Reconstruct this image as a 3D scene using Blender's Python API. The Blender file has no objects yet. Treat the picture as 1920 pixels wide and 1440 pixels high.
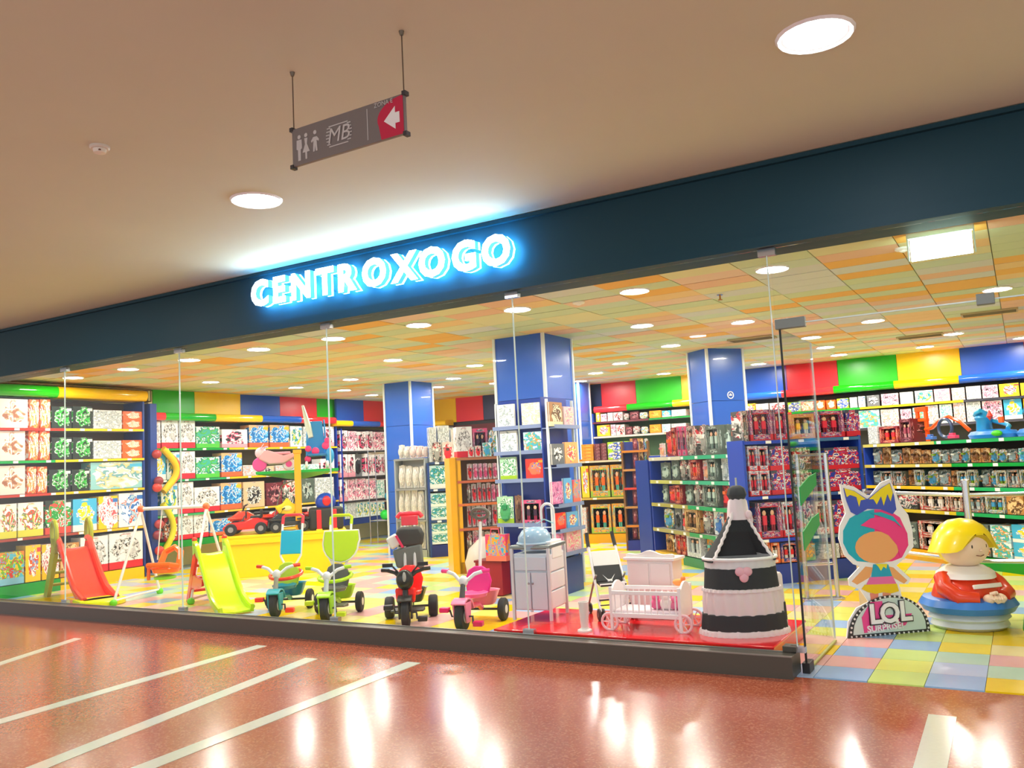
import bpy, bmesh, math, random
from mathutils import Vector, Matrix
rnd = random.Random(7)
scn = bpy.context.scene
C = scn.collection
PI = math.pi
S2 = math.sqrt(.5)

# ------------------------------------------------------------------ camera
FPX, CAMD, CAMH = 1601.59, 5.899, 1.5
RX = Vector((0.85730759, 0.51234644, -0.0502476))
DN = Vector((-0.09016878, 0.05334535, -0.99449679))
FW = Vector((-0.50684642, 0.85712041, 0.09193102))
EYE = Vector((0, -CAMD, CAMH))
cam_d = bpy.data.cameras.new('camera')
cam = bpy.data.objects.new('camera', cam_d)
C.objects.link(cam)
cam_d.sensor_width = 36
cam_d.lens = FPX / 1920 * 36
cam_d.clip_start = .05
cam.matrix_world = Matrix(((RX.x, -DN.x, -FW.x, EYE.x), (RX.y, -DN.y, -FW.y, EYE.y), (RX.z, -DN.z, -FW.z, EYE.z), (0, 0, 0, 1)))
scn.camera = cam

# ------------------------------------------------------------------ world, exposure
w = bpy.data.worlds.new('world')
scn.world = w
w.use_nodes = True
bg = w.node_tree.nodes['Background']
bg.inputs[0].default_value = (.93, .97, 1.0, 1)
bg.inputs[1].default_value = 1.05
scn.view_settings.view_transform = 'Standard'
scn.view_settings.look = 'None'
scn.view_settings.gamma = 1
scn.view_settings.use_curve_mapping = False
scn.view_settings.exposure = 0.42
scn.cycles.use_denoising = True
scn.cycles.max_bounces = 7
scn.cycles.transparent_max_bounces = 12
scn.cycles.sample_clamp_indirect = 6
SHOP_LAMP = 190.0
MALL_LAMP = 100.0
SIGN_POWER = 9.0

# ------------------------------------------------------------------ pixel -> point on a real plane (1920x1440 frame)
def ray(px, py):
    return RX * (px - 960) + DN * (py - 720) + FW * FPX
def on_z(px, py, z=0.0):
    r = ray(px, py)
    return EYE + r * ((z - CAMH) / r.z)
class Pl:
    """vertical plane through p (x, y) running along d, seen left to right"""
    def __init__(s, p, d):
        s.p = Vector((p[0], p[1], 0))
        s.d = Vector((d[0], d[1], 0)).normalized()
        s.out = Vector((s.d.y, -s.d.x, 0))
        s.rz = math.atan2(s.d.y, s.d.x)
    def uz(s, px, py):
        r = ray(px, py)
        q = EYE + r * (s.out.dot(s.p - EYE) / s.out.dot(r))
        return (q - s.p).dot(s.d), q.z
    def at(s, u, z, back=0.0):
        v = s.p + s.d * u - s.out * back
        return Vector((v.x, v.y, z))

# ------------------------------------------------------------------ materials
def lin(c):
    return tuple(((v / 12.92) if v <= .04045 else ((v + .055) / 1.055) ** 2.4) for v in c)
def hexc(h):
    if isinstance(h, str):
        h = tuple(int(h[i:i + 2], 16) / 255 for i in (0, 2, 4))
    return (*lin(h), 1)
MATS = {}
def mat(name, col, rough=.45, metal=0, spec=.5, coat=0, noise=0, nscale=20, emit=0, emit_col=None, alpha=1, bump=0):
    if name in MATS:
        return MATS[name]
    m = bpy.data.materials.new(name)
    m.use_nodes = True
    nt = m.node_tree
    b = nt.nodes['Principled BSDF']
    c = hexc(col)
    b.inputs['Base Color'].default_value = c
    b.inputs['Roughness'].default_value = rough
    b.inputs['Metallic'].default_value = metal
    b.inputs['Specular IOR Level'].default_value = spec
    b.inputs['Coat Weight'].default_value = coat
    if noise or bump:
        tc = nt.nodes.new('ShaderNodeTexCoord')
        n = nt.nodes.new('ShaderNodeTexNoise')
        n.inputs['Scale'].default_value = nscale
        n.inputs['Detail'].default_value = 2
        nt.links.new(tc.outputs['Object'], n.inputs['Vector'])
        if noise:
            mx = nt.nodes.new('ShaderNodeMix')
            mx.data_type = 'RGBA'
            mx.inputs[6].default_value = tuple(v * (1 - noise) for v in c[:3]) + (1,)
            mx.inputs[7].default_value = tuple(min(1, v * (1 + noise)) for v in c[:3]) + (1,)
            nt.links.new(n.outputs['Fac'], mx.inputs[0])
            nt.links.new(mx.outputs[2], b.inputs['Base Color'])
        if bump:
            bp = nt.nodes.new('ShaderNodeBump')
            bp.inputs['Strength'].default_value = bump
            nt.links.new(n.outputs['Fac'], bp.inputs['Height'])
            nt.links.new(bp.outputs[0], b.inputs['Normal'])
    if emit:
        b.inputs['Emission Color'].default_value = hexc(emit_col or col)
        b.inputs['Emission Strength'].default_value = emit
    if alpha < 1:
        b.inputs['Alpha'].default_value = alpha
    MATS[name] = m
    return m
def glass_mat(name, tint, refl):
    m = bpy.data.materials.new(name)
    m.use_nodes = True
    nt = m.node_tree
    for n in list(nt.nodes):
        nt.nodes.remove(n)
    out = nt.nodes.new('ShaderNodeOutputMaterial')
    t = nt.nodes.new('ShaderNodeBsdfTransparent')
    t.inputs[0].default_value = tint
    g = nt.nodes.new('ShaderNodeBsdfGlossy')
    g.inputs['Roughness'].default_value = .01
    lw = nt.nodes.new('ShaderNodeLayerWeight')
    lw.inputs[0].default_value = .5
    pw = nt.nodes.new('ShaderNodeMath')
    pw.operation = 'POWER'
    pw.inputs[1].default_value = 4.5
    nt.links.new(lw.outputs['Facing'], pw.inputs[0])
    ml = nt.nodes.new('ShaderNodeMath')
    ml.operation = 'MULTIPLY_ADD'
    ml.inputs[1].default_value = .6 * refl
    ml.inputs[2].default_value = .009 * refl
    ml.use_clamp = True
    mx = nt.nodes.new('ShaderNodeMixShader')
    nt.links.new(pw.outputs[0], ml.inputs[0])
    nt.links.new(ml.outputs[0], mx.inputs[0])
    nt.links.new(t.outputs[0], mx.inputs[1])
    nt.links.new(g.outputs[0], mx.inputs[2])
    nt.links.new(mx.outputs[0], out.inputs[0])
    MATS[name] = m
    return m
ARTS = {}
def art(name, bgc, cols, band=None, title=None, scale=None, size=None, rough=.35):
    """printed cardboard: background, picture blot in the middle, lower band and title line, all in the face's own UVs"""
    if name in ARTS:
        return ARTS[name]
    m = bpy.data.materials.new('print_' + name)
    m.use_nodes = True
    nt = m.node_tree
    N, L = nt.nodes.new, nt.links.new
    b = nt.nodes['Principled BSDF']
    b.inputs['Roughness'].default_value = rough
    seed = len(ARTS) * 3.7 + 1.3
    k_ = len(ARTS)
    scale = scale or (2.6, 3.4, 4.2, 3.0, 5.0)[k_ % 5]
    size = size or (.34, .5, .42, .56)[k_ % 4]
    uv = N('ShaderNodeTexCoord')
    sp = N('ShaderNodeSeparateXYZ')
    L(uv.outputs['UV'], sp.inputs[0])
    mp = N('ShaderNodeMapping')
    mp.inputs['Location'].default_value = (seed, seed * .7, seed * .3)
    L(uv.outputs['UV'], mp.inputs[0])
    n1 = N('ShaderNodeTexNoise')
    n1.inputs['Scale'].default_value = scale
    n1.inputs['Detail'].default_value = 2
    n1.inputs['Roughness'].default_value = .68
    n1.inputs['Distortion'].default_value = .5
    L(mp.outputs[0], n1.inputs['Vector'])
    rp = N('ShaderNodeValToRGB')
    rp.color_ramp.interpolation = 'CONSTANT'
    e = rp.color_ramp.elements
    k = len(cols)
    e[0].position = 0
    e[0].color = hexc(cols[0])
    e[1].position = .36
    e[1].color = hexc(cols[1 % k])
    seq = (cols[2:] + cols[:2] + cols[1:2])[:5]
    for i, cc in enumerate(seq):
        q = e.new(.42 + i * .05)
        q.color = hexc(cc)
    L(n1.outputs['Fac'], rp.inputs[0])
    n2 = N('ShaderNodeTexNoise')
    n2.inputs['Scale'].default_value = 4
    L(mp.outputs[0], n2.inputs['Vector'])
    ds = N('ShaderNodeVectorMath')
    ds.operation = 'DISTANCE'
    ds.inputs[1].default_value = (.52, .5, 0)
    L(uv.outputs['UV'], ds.inputs[0])
    ad = N('ShaderNodeMath')
    ad.operation = 'MULTIPLY_ADD'
    ad.inputs[1].default_value = .5
    L(n2.outputs['Fac'], ad.inputs[0])
    L(ds.outputs['Value'], ad.inputs[2])
    lt = N('ShaderNodeMath')
    lt.operation = 'LESS_THAN'
    lt.inputs[1].default_value = size + .25
    L(ad.outputs[0], lt.inputs[0])
    mx = N('ShaderNodeMix')
    mx.data_type = 'RGBA'
    mx.inputs[6].default_value = hexc(bgc)
    L(lt.outputs[0], mx.inputs[0])
    L(rp.outputs[0], mx.inputs[7])
    cur = mx.outputs[2]
    def over(cur, mask, colr):
        q = N('ShaderNodeMix')
        q.data_type = 'RGBA'
        L(cur, q.inputs[6])
        q.inputs[7].default_value = hexc(colr)
        L(mask, q.inputs[0])
        return q.outputs[2]
    if band:
        a = N('ShaderNodeMath')
        a.operation = 'LESS_THAN'
        a.inputs[1].default_value = .2
        L(sp.outputs[1], a.inputs[0])
        cur = over(cur, a.outputs[0], band)
    if title:
        a = N('ShaderNodeMath')
        a.operation = 'COMPARE'
        a.inputs[1].default_value = .86
        a.inputs[2].default_value = .06
        L(sp.outputs[1], a.inputs[0])
        c2 = N('ShaderNodeMath')
        c2.operation = 'COMPARE'
        c2.inputs[1].default_value = 1.05
        c2.inputs[2].default_value = .3
        L(sp.outputs[0], c2.inputs[0])
        mu = N('ShaderNodeMath')
        mu.operation = 'MULTIPLY'
        L(a.outputs[0], mu.inputs[0])
        L(c2.outputs[0], mu.inputs[1])
        cur = over(cur, mu.outputs[0], title)
    L(cur, b.inputs['Base Color'])
    ARTS[name] = m
    return m

# ------------------------------------------------------------------ mesh builder
class MB:
    def __init__(s):
        s.v, s.f, s.m, s.uv = [], [], [], {}
    def poly(s, pts, mi=0, uv=None):
        i = len(s.v)
        s.v += [tuple(p) for p in pts]
        s.f.append(tuple(range(i, i + len(pts))))
        s.m.append(mi)
        if uv:
            s.uv[len(s.f) - 1] = uv
    def box(s, c, size, rz=0, mi=0, uvf=False, ry=0, rx=0):
        hx, hy, hz = size[0] / 2, size[1] / 2, size[2] / 2
        R = Matrix.Rotation(rz, 3, 'Z') @ Matrix.Rotation(ry, 3, 'Y') @ Matrix.Rotation(rx, 3, 'X')
        i = len(s.v)
        c = Vector(c)
        for z in (-hz, hz):
            for x, y in ((-hx, -hy), (hx, -hy), (hx, hy), (-hx, hy)):
                s.v.append(tuple(c + R @ Vector((x, y, z))))
        fs = [(0, 1, 5, 4), (1, 2, 6, 5), (2, 3, 7, 6), (3, 0, 4, 7), (4, 5, 6, 7), (3, 2, 1, 0)]
        for f in fs:
            s.f.append(tuple(i + k for k in f))
            s.m.append(mi)
            if uvf:
                s.uv[len(s.f) - 1] = ((0, 0), (1, 0), (1, 1), (0, 1)) if f in (fs[0], fs[2]) else (((0, 0), (.25, 0), (.25, 1), (0, 1)) if f in (fs[1], fs[3]) else ((.3, .7), (.7, .7), (.7, .78), (.3, .78)))
        return s
    def tube(s, pts, r, n=8, mi=0, closed=False, r2=None):
        pts = [Vector(p) for p in pts]
        k = len(pts)
        rings = []
        up = Vector((0, 0, 1))
        for j, p in enumerate(pts):
            a = pts[(j - 1) % k] if (closed or j) else p
            b = pts[(j + 1) % k] if (closed or j < k - 1) else p
            t = (b - a).normalized()
            if abs(t.dot(up)) > .98:
                up = Vector((1, 0, 0)) if abs(t.x) < .9 else Vector((0, 1, 0))
            x = t.cross(up).normalized()
            y = x.cross(t).normalized()
            up = y
            rr = r if r2 is None else r + (r2 - r) * j / (k - 1)
            i = len(s.v)
            s.v += [tuple(p + x * math.cos(q * 2 * PI / n) * rr + y * math.sin(q * 2 * PI / n) * rr) for q in range(n)]
            rings.append(i)
        for j in range(k if closed else k - 1):
            a, b = rings[j], rings[(j + 1) % k]
            for q in range(n):
                s.f.append((a + q, b + q, b + (q + 1) % n, a + (q + 1) % n))
                s.m.append(mi)
        if not closed:
            s.f.append(tuple(rings[0] + q for q in range(n)))
            s.m.append(mi)
            s.f.append(tuple(rings[-1] + q for q in reversed(range(n))))
            s.m.append(mi)
        return s
    def lathe(s, prof, c=(0, 0, 0), n=20, mi=0, sx=1, sy=1, M=None, wob=None):
        """prof: (r, z) from bottom to top; wob(angle, index) scales the radius"""
        rings = []
        M = M or Matrix.Identity(3)
        c = Vector(c)
        for j, (r, z) in enumerate(prof):
            i = len(s.v)
            for q in range(n):
                a = q * 2 * PI / n
                k = wob(a, j) if wob else 1
                s.v.append(tuple(c + M @ Vector((math.cos(a) * r * k * sx, math.sin(a) * r * k * sy, z))))
            rings.append(i)
        for j in range(len(prof) - 1):
            a, b = rings[j], rings[j + 1]
            for q in range(n):
                s.f.append((a + q, a + (q + 1) % n, b + (q + 1) % n, b + q))
                s.m.append(mi)
        if prof[0][0] > 1e-6:
            s.f.append(tuple(rings[0] + q for q in reversed(range(n))))
            s.m.append(mi)
        if prof[-1][0] > 1e-6:
            s.f.append(tuple(rings[-1] + q for q in range(n)))
            s.m.append(mi)
        return s
    def ball(s, c, r, sc=(1, 1, 1), n=16, k=10, mi=0, M=None):
        prof = [(max(1e-7, math.sin(PI * j / k)) * r, -math.cos(PI * j / k) * r * sc[2]) for j in range(k + 1)]
        return s.lathe(prof, c, n, mi, sc[0], sc[1], M)
    def prism(s, poly, y0, y1, mi=0, M=None, c=(0, 0, 0)):
        """outline in local x, z pushed from y0 to y1"""
        M = M or Matrix.Identity(3)
        c = Vector(c)
        i = len(s.v)
        n = len(poly)
        for y in (y0, y1):
            s.v += [tuple(c + M @ Vector((p[0], y, p[1]))) for p in poly]
        s.f.append(tuple(i + q for q in range(n)))
        s.f.append(tuple(i + n + q for q in reversed(range(n))))
        s.m += [mi, mi]
        for q in range(n):
            s.f.append((i + q, i + n + q, i + n + (q + 1) % n, i + (q + 1) % n))
            s.m.append(mi)
        return s
    def mesh(s, name, mats, smooth=False):
        me = bpy.data.meshes.new(name)
        me.from_pydata(s.v, [], s.f)
        for m in (mats if isinstance(mats, (list, tuple)) else [mats]):
            me.materials.append(m)
        me.polygons.foreach_set('material_index', s.m)
        if s.uv:
            ul = me.uv_layers.new(name='UVMap')
            for fi, uvs in s.uv.items():
                for li, q in zip(me.polygons[fi].loop_indices, uvs):
                    ul.data[li].uv = q
        if smooth:
            bm = bmesh.new()
            bm.from_mesh(me)
            bmesh.ops.recalc_face_normals(bm, faces=bm.faces)
            for e in bm.edges:
                e.smooth = len(e.link_faces) == 2 and e.calc_face_angle(0) < .7
            for f in bm.faces:
                f.smooth = True
            bm.to_mesh(me)
            bm.free()
        me.update()
        return me
def obj(name, mb, m, parent=None, smooth=True, kind=None, bevel=0, label=None):
    me = mb.mesh(name, m, smooth) if isinstance(mb, MB) else mb
    o = bpy.data.objects.new(name, me)
    C.objects.link(o)
    if parent:
        o.parent = parent
    if kind:
        o['kind'] = kind
    if label:
        o['label'] = label
    if bevel:
        b = o.modifiers.new('bevel', 'BEVEL')
        b.width = bevel
        b.segments = 2
        b.limit_method = 'ANGLE'
        b.angle_limit = .8
    return o
def tag(o, label, cat, group=None):
    o['label'] = label
    o['category'] = cat
    if group:
        o['group'] = group
    return o
def thing(name, label, cat, loc=(0, 0, 0), rz=0, group=None):
    o = bpy.data.objects.new(name, None)
    C.objects.link(o)
    o.empty_display_size = .1
    o.location = loc
    o.rotation_euler = (0, 0, rz)
    return tag(o, label, cat, group)
def struct(name, mb, m, parent=None, **k):
    return obj(name, mb, m, parent, kind='structure', smooth=False, **k)
def text_mesh(txt, size, depth, offset=0, shear=0, bev=0):
    cu = bpy.data.curves.new('t', 'FONT')
    cu.body = txt
    cu.size = size
    cu.extrude = depth
    cu.offset = offset
    cu.shear = shear
    cu.bevel_depth = bev
    cu.bevel_resolution = 1
    cu.resolution_u = 3
    cu.align_x = 'CENTER'
    o = bpy.data.objects.new('t', cu)
    C.objects.link(o)
    bpy.context.view_layer.update()
    me = bpy.data.meshes.new_from_object(o.evaluated_get(bpy.context.evaluated_depsgraph_get()))
    bpy.data.objects.remove(o)
    bpy.data.curves.remove(cu)
    me.transform(Matrix.Rotation(PI / 2, 4, 'X'))
    return me
def text_obj(name, txt, size, depth, m, parent, loc, rz=0, roll=0, **k):
    me = text_mesh(txt, size, depth, **k)
    me.materials.clear()
    me.materials.append(m)
    o = bpy.data.objects.new(name, me)
    C.objects.link(o)
    o.parent = parent
    o.location = loc
    o.rotation_euler = (0, roll, rz)
    return o
def arc(cx, cz, rx, rz, a0, a1, n=12):
    return [(cx + math.cos(a0 + (a1 - a0) * i / n) * rx, cz + math.sin(a0 + (a1 - a0) * i / n) * rz) for i in range(n + 1)]
ORD = ['first', 'second', 'third', 'fourth', 'fifth', 'sixth', 'seventh', 'eighth', 'ninth', 'tenth', 'eleventh', 'twelfth', 'thirteenth', 'fourteenth', 'fifteenth', 'sixteenth', 'seventeenth', 'eighteenth', 'nineteenth', 'twentieth'] + ['twenty-' + x for x in ('first', 'second', 'third', 'fourth', 'fifth', 'sixth', 'seventh', 'eighth', 'ninth')] + ['thirtieth']
GREEN, YEL, BLUE, RED, NAVY = '10b010', 'ffce05', '1e5fd0', 'f03038', '1b2f66'
M_ = lambda h, **k: mat('paint_' + h + ''.join(f'_{a}{b}' for a, b in k.items()), h, **k)
white = M_('f4f4f2')
black = M_('1c1c1e', rough=.4)
dark = M_('3a3a3c', rough=.5)
chrome = mat('brushed_metal', 'c9ccd0', rough=.25, metal=1)
tyre = mat('rubber_tyre', '26282a', rough=.7)

# ================================================================== SETTING
def speck_floor():
    m = bpy.data.materials.new('terrazzo_red')
    m.use_nodes = True
    nt = m.node_tree
    N, L = nt.nodes.new, nt.links.new
    b = nt.nodes['Principled BSDF']
    tc = N('ShaderNodeTexCoord')
    v = N('ShaderNodeTexVoronoi')
    v.inputs['Scale'].default_value = 90
    r = N('ShaderNodeValToRGB')
    e = r.color_ramp.elements
    e[0].color = hexc('b0593a')
    e[1].color = hexc('b86244')
    e[0].position = .1
    for p, c in ((.45, 'a44e34'), (.72, 'c27452'), (.9, 'a85438')):
        q = e.new(p)
        q.color = hexc(c)
    e[-1].color = hexc('c08a70')
    r.color_ramp.interpolation = 'CONSTANT'
    sx = N('ShaderNodeSeparateColor')
    L(tc.outputs['Object'], v.inputs['Vector'])
    L(v.outputs['Color'], sx.inputs[0])
    L(sx.outputs[0], r.inputs[0])
    L(r.outputs[0], b.inputs['Base Color'])
    n = N('ShaderNodeTexNoise')
    n.inputs['Scale'].default_value = .9
    n.inputs['Detail'].default_value = 2
    L(tc.outputs['Object'], n.inputs['Vector'])
    mr = N('ShaderNodeMapRange')
    mr.inputs[3].default_value = .13
    mr.inputs[4].default_value = .24
    L(n.outputs['Fac'], mr.inputs[0])
    L(mr.outputs[0], b.inputs['Roughness'])
    b.inputs['Specular IOR Level'].default_value = .75
    b.inputs['Coat Weight'].default_value = .12
    b.inputs['Coat Roughness'].default_value = .12
    return m
XL, XR, YB = -12.9, 3.2, 10.1      # the shop
XW = -12.42                        # upper left wall face
floor = struct('floor_mall', MB().box((-6, -5, -.06), (26, 10, .12)), speck_floor())
stripe_m = mat('cream_inlay', 'dfe3cf', rough=.15, noise=.05, nscale=40)
for (a, b_, wd) in (((-4.20, -.50), (-4.07, -4.6), .13), ((-5.12, -.66), (-4.5, -4.3), .13), ((-5.95, -.42), (-5.8, -3.6), .12), ((-8.13, -.76), (-7.45, -2.4), .11), ((-.515, -.57), (-.47, -4.2), .14)):
    a, b_ = Vector((*a, 0)), Vector((*b_, 0))
    n = Vector((1, 0, 0)) * wd / 2
    q = MB()
    q.poly([a - n + Vector((0, 0, .003)), a + n + Vector((0, 0, .003)), b_ + n + Vector((0, 0, .003)), b_ - n + Vector((0, 0, .003))])
    q.poly([a + n + Vector((0, 0, .003)), a - n + Vector((0, 0, .003)), a - n, a + n])
    q.poly([a - n + Vector((0, 0, .003)), b_ - n + Vector((0, 0, .003)), b_ - n, a - n])
    q.poly([b_ + n + Vector((0, 0, .003)), a + n + Vector((0, 0, .003)), a + n, b_ + n])
    obj('floor_stripe', q, stripe_m, floor, smooth=False)
ceil_m = mat('mall_ceiling_paint', 'd2d4bf', rough=.8, noise=.03, nscale=1.5)
struct('ceiling_mall', MB().box((-6, -5, 3.56), (26, 10.4, .12)), ceil_m)
band_m = mat('fascia_paint', '183f4c', rough=.5, spec=.25)
band = struct('wall_front', MB().box((-6, .2, 3.2), (26, .36, .58)).box((-6, .012, 2.94), (26, .03, .08)).box((-6, .006, 3.478), (26, .05, .03)), band_m)
struct('wall_left', MB().box((XL - .1, 5.1, 1.6), (.2, 10.4, 3.3)).box((XL + .24, 6.7, 2.75), (.48, 7.0, .5)), mat('wall_cream', 'fbf2b0', rough=.7))
struct('wall_back', MB().box((-4.8, YB + .1, 1.6), (16.6, .2, 3.3)), mat('wall_dark', '4a4a4c', rough=.7))
struct('wall_right', MB().box((XR + .1, 5.1, 1.6), (.2, 10.4, 3.3)), mat('wall_cream', 'fbf2b0'))
struct('wall_corridor', MB().box((-16, .2, 1.6), (6.2, .3, 3.3)), mat('mall_wall', 'cfc4b4', rough=.8))

# shop floor: base + tiles (300 nearest as parts, the rest one part)
TP = ['f8d200', 'f4dc30', 'e6ee70', 'd0ea84', '98bfec', 'b4cdee', 'ecb4b0', 'f0ccb8', 'efe0a0', 'bcdcc4']
TM = [mat('floor_tile_' + c, c, rough=.22, noise=.04, nscale=6) for c in TP]
sf = struct('floor_shop', MB().box((-4.85, 5.1, -.06), (16.1, 10.2, .1)), mat('tile_grout', 'd9d5b8', rough=.6))
TS = .33
cells = []
for i in range(-40, 10):
    for j in range(0, 31):
        x, y = (i + .5) * TS, (j + .5) * TS + .03
        if XL < x < XR and y < YB:
            dx = Vector((x, y, 0)) - EYE
            z = dx.dot(FW)
            px = 960 + FPX * dx.dot(RX) / z
            py = 720 + FPX * dx.dot(DN) / z
            k = (3 * i + 5 * j + (i * j) % 7 + rnd.randint(0, 2)) % 10
            if rnd.random() < .25:
                k = rnd.choice((0, 0, 4, 6, 2))
            cells.append((z if -100 < px < 2000 and py < 1500 else 99, x, y, k))
cells.sort()
tmesh = []
for m in TM:
    tmesh.append(MB().box((0, 0, -.004), (TS - .004, TS - .004, .012)).mesh('floor_tile', m))
rest = MB()
for n, (_, x, y, k) in enumerate(cells):
    if n < 290:
        o = obj('floor_tile', tmesh[k], None, sf)
        o.location = (x, y, .0)
    else:
        rest.box((x, y, -.004), (TS - .004, TS - .004, .012), mi=k)
obj('floor_tiles_far', rest, TM, sf, smooth=False, kind='stuff')

# shop ceiling: grid of tinted panels .61 x .30
CP = ['eccb92', 'efb95c', 'e8bfa0', 'cbdab4', 'd2d8d6', 'dfdcae', 'e8cab4', 'c8dac4']
CM = [mat('ceiling_tile_' + c, c, rough=.75) for c in CP]
sc = struct('ceiling_shop', MB().box((-4.85, 5.25, 3.09), (16.1, 9.7, .1)), mat('ceiling_grid', 'b9b3a0', rough=.8))
cells = []
for i in range(-22, 6):
    for j in range(0, 33):
        x, y = -.08 + (i + .5) * .61, .26 + (j + .5) * .3
        if XL < x < XR and y < YB:
            dx = Vector((x, y, 3)) - EYE
            z = dx.dot(FW)
            px = 960 + FPX * dx.dot(RX) / z
            k = rnd.choice((0, 1, 2, 3, 4, 5, 6, 7, 3, 4, 5))
            cells.append((z if -100 < px < 2000 else 99, x, y, k))
cells.sort()
tmesh = [MB().box((0, 0, 0), (.602, .292, .02)).mesh('ceiling_tile', m) for m in CM]
rest = MB()
for n, (_, x, y, k) in enumerate(cells):
    dz = 3.03 + rnd.choice((0, 0, .003))
    if n < 290:
        o = obj('ceiling_tile', tmesh[k], None, sc)
        o.location = (x, y, dz)
    else:
        rest.box((x, y, dz), (.602, .292, .02), mi=k)
obj('ceiling_tiles_far', rest, CM, sc, smooth=False, kind='stuff')

# window sill, glass, transom, door
sill = struct('trim_sill', MB().box((-7.35, .0, .07), (11.85, .16, .14)).box((-1.47, .11, .09), (.09, .1, .18)), mat('sill_metal', '4a463c', rough=.35))
obj('sill_edge', MB().box((-7.35, -.07, .143), (11.85, .02, .008)).box((-7.35, .07, .143), (11.85, .02, .008)), mat('sill_edge_metal', '8a8880', rough=.3, metal=.6), sill, smooth=False)  # paler metal strips along both top edges of the sill
gm = glass_mat('shop_glass', (.975, .99, .985, 1), 1.0)
edge_m = mat('glass_edge', 'cfe6e2', rough=.15)
gx = [-13.2, -11.8, -9.73, -7.66, -5.55, -3.50, -1.42]
for n in range(len(gx) - 1):
    a, b_ = gx[n], gx[n + 1]
    g = struct(f'window_{n + 1}', MB().box(((a + b_) / 2, .1, 1.52), (b_ - a - .012, .012, 2.76)), gm)
    obj('pane_edge', MB().box((b_ - .004, .1, 1.52), (.006, .016, 2.76)), edge_m, g, smooth=False)
    obj('glass_clamp', MB().box((b_, .1, 2.875), (.12, .05, .05)), chrome, g, smooth=False)
    obj('glass_clamp', MB().box((b_, .1, .16), (.1, .045, .04)), chrome, g, smooth=False)
g = struct('window_7', MB().box((.85, .1, 2.63), (4.5, .012, .54)), gm)
obj('pane_edge', MB().box((.85, .1, 2.357), (4.5, .016, .008)), edge_m, g, smooth=False)
for x in (-1.30, -.12, 1.1):
    obj('patch_fitting', MB().box((x, .1, 2.36), (.2 if x < -1 else .1, .05, .07)), mat('patch_metal', '7f8580', rough=.4, metal=.7), g, smooth=False, bevel=.004)
d = struct('door_1', MB().box((-1.38, .63, 1.18), (.012, 1.0, 2.3)), gm)
obj('door_edge', MB().box((-1.38, .127, 1.18), (.014, .008, 2.3)), mat('dark_edge', '1e2420', rough=.4), d, smooth=False)
obj('door_edge', MB().box((-1.38, 1.13, 1.18), (.014, .008, 2.3)), edge_m, d, smooth=False)
obj('floor_pivot', MB().box((-1.38, .17, .035), (.05, .14, .07)), black, d, smooth=False, bevel=.005)
obj('floor_track', MB().box((-1.38, .63, .012), (.02, 1.02, .012)), mat('track_metal', 'b7bd6a', rough=.4, metal=.3), d, smooth=False)
for z, dz in ((1.17, .05), (.86, .06)):
    q = MB()
    q.prism([(.30, z - .07), (.86, z + dz), (.88, z + dz + .09), (.62, z + dz + .07), (.30, z + .06)], -.003, .003, M=Matrix.Rotation(PI / 2, 3, 'Z'), c=(-1.372, 0, 0))
    obj('green_tape', q, M_('12b05a'), d, smooth=False)

# ------------------------------------------------------------------ coloured upper wall panels and fascia rails
WALL2 = Pl((XW, 3.2), (0, 1))
WALL3 = Pl((XW + .12, 7.5), (0, 1))
BACK = Pl((-12, YB - .06), (1, 0))
pc = {'g': ('26c016', GREEN), 'y': ('ffd400', YEL), 'b': ('2258bc', BLUE), 'r': ('ea3440', RED), 'n': ('2c3a66', '2c3a66')}
def panels(parent_name, label, pl, segs, z0, z1, py):
    t = thing(parent_name, label, 'wall panels', pl.at(0, 0), pl.rz)
    for x0, x1, c in segs:
        u0, u1 = pl.uz(x0, py)[0], pl.uz(x1, py)[0]
        obj('colour_panel', MB().box(((u0 + u1) / 2, 0, (z0 + z1) / 2), (u1 - u0 - .006, .05, z1 - z0)), mat('panel_' + c, pc[c][0], rough=.3), t, smooth=False)
    return t
panels('upper_wall_panels', 'row of coloured panels high on left wall above tricycle boxes', WALL2, [(285, 363, 'g'), (363, 449, 'y'), (449, 523, 'b'), (523, 592, 'r'), (592, 628, 'g')], 2.6, 3.02, 755)
panels('upper_wall_panels', 'blue and red panels high in the far left corner', WALL3, [(629, 680, 'b'), (680, 735, 'r')], 2.5, 3.02, 770)
panels('upper_wall_panels', 'green yellow and red panels high on back wall left of large pillar', BACK, [(740, 795, 'b'), (795, 811, 'g'), (811, 856, 'y'), (856, 907, 'r'), (907, 1000, 'n')], 2.48, 3.02, 765)
panels('upper_wall_panels', 'navy red and green panels high on back wall between two pillars', BACK, [(1080, 1128, 'n'), (1128, 1193, 'r'), (1193, 1279, 'g'), (1279, 1392, 'y')], 2.5, 3.02, 735)
panels('upper_wall_panels', 'blue red green and yellow panels high on back wall at right', BACK, [(1392, 1475, 'b'), (1475, 1571, 'r'), (1571, 1683, 'g'), (1683, 1803, 'y'), (1803, 1925, 'b'), (1925, 2050, 'r'), (2050, 2200, 'g')], 2.5, 3.02, 700)
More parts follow.
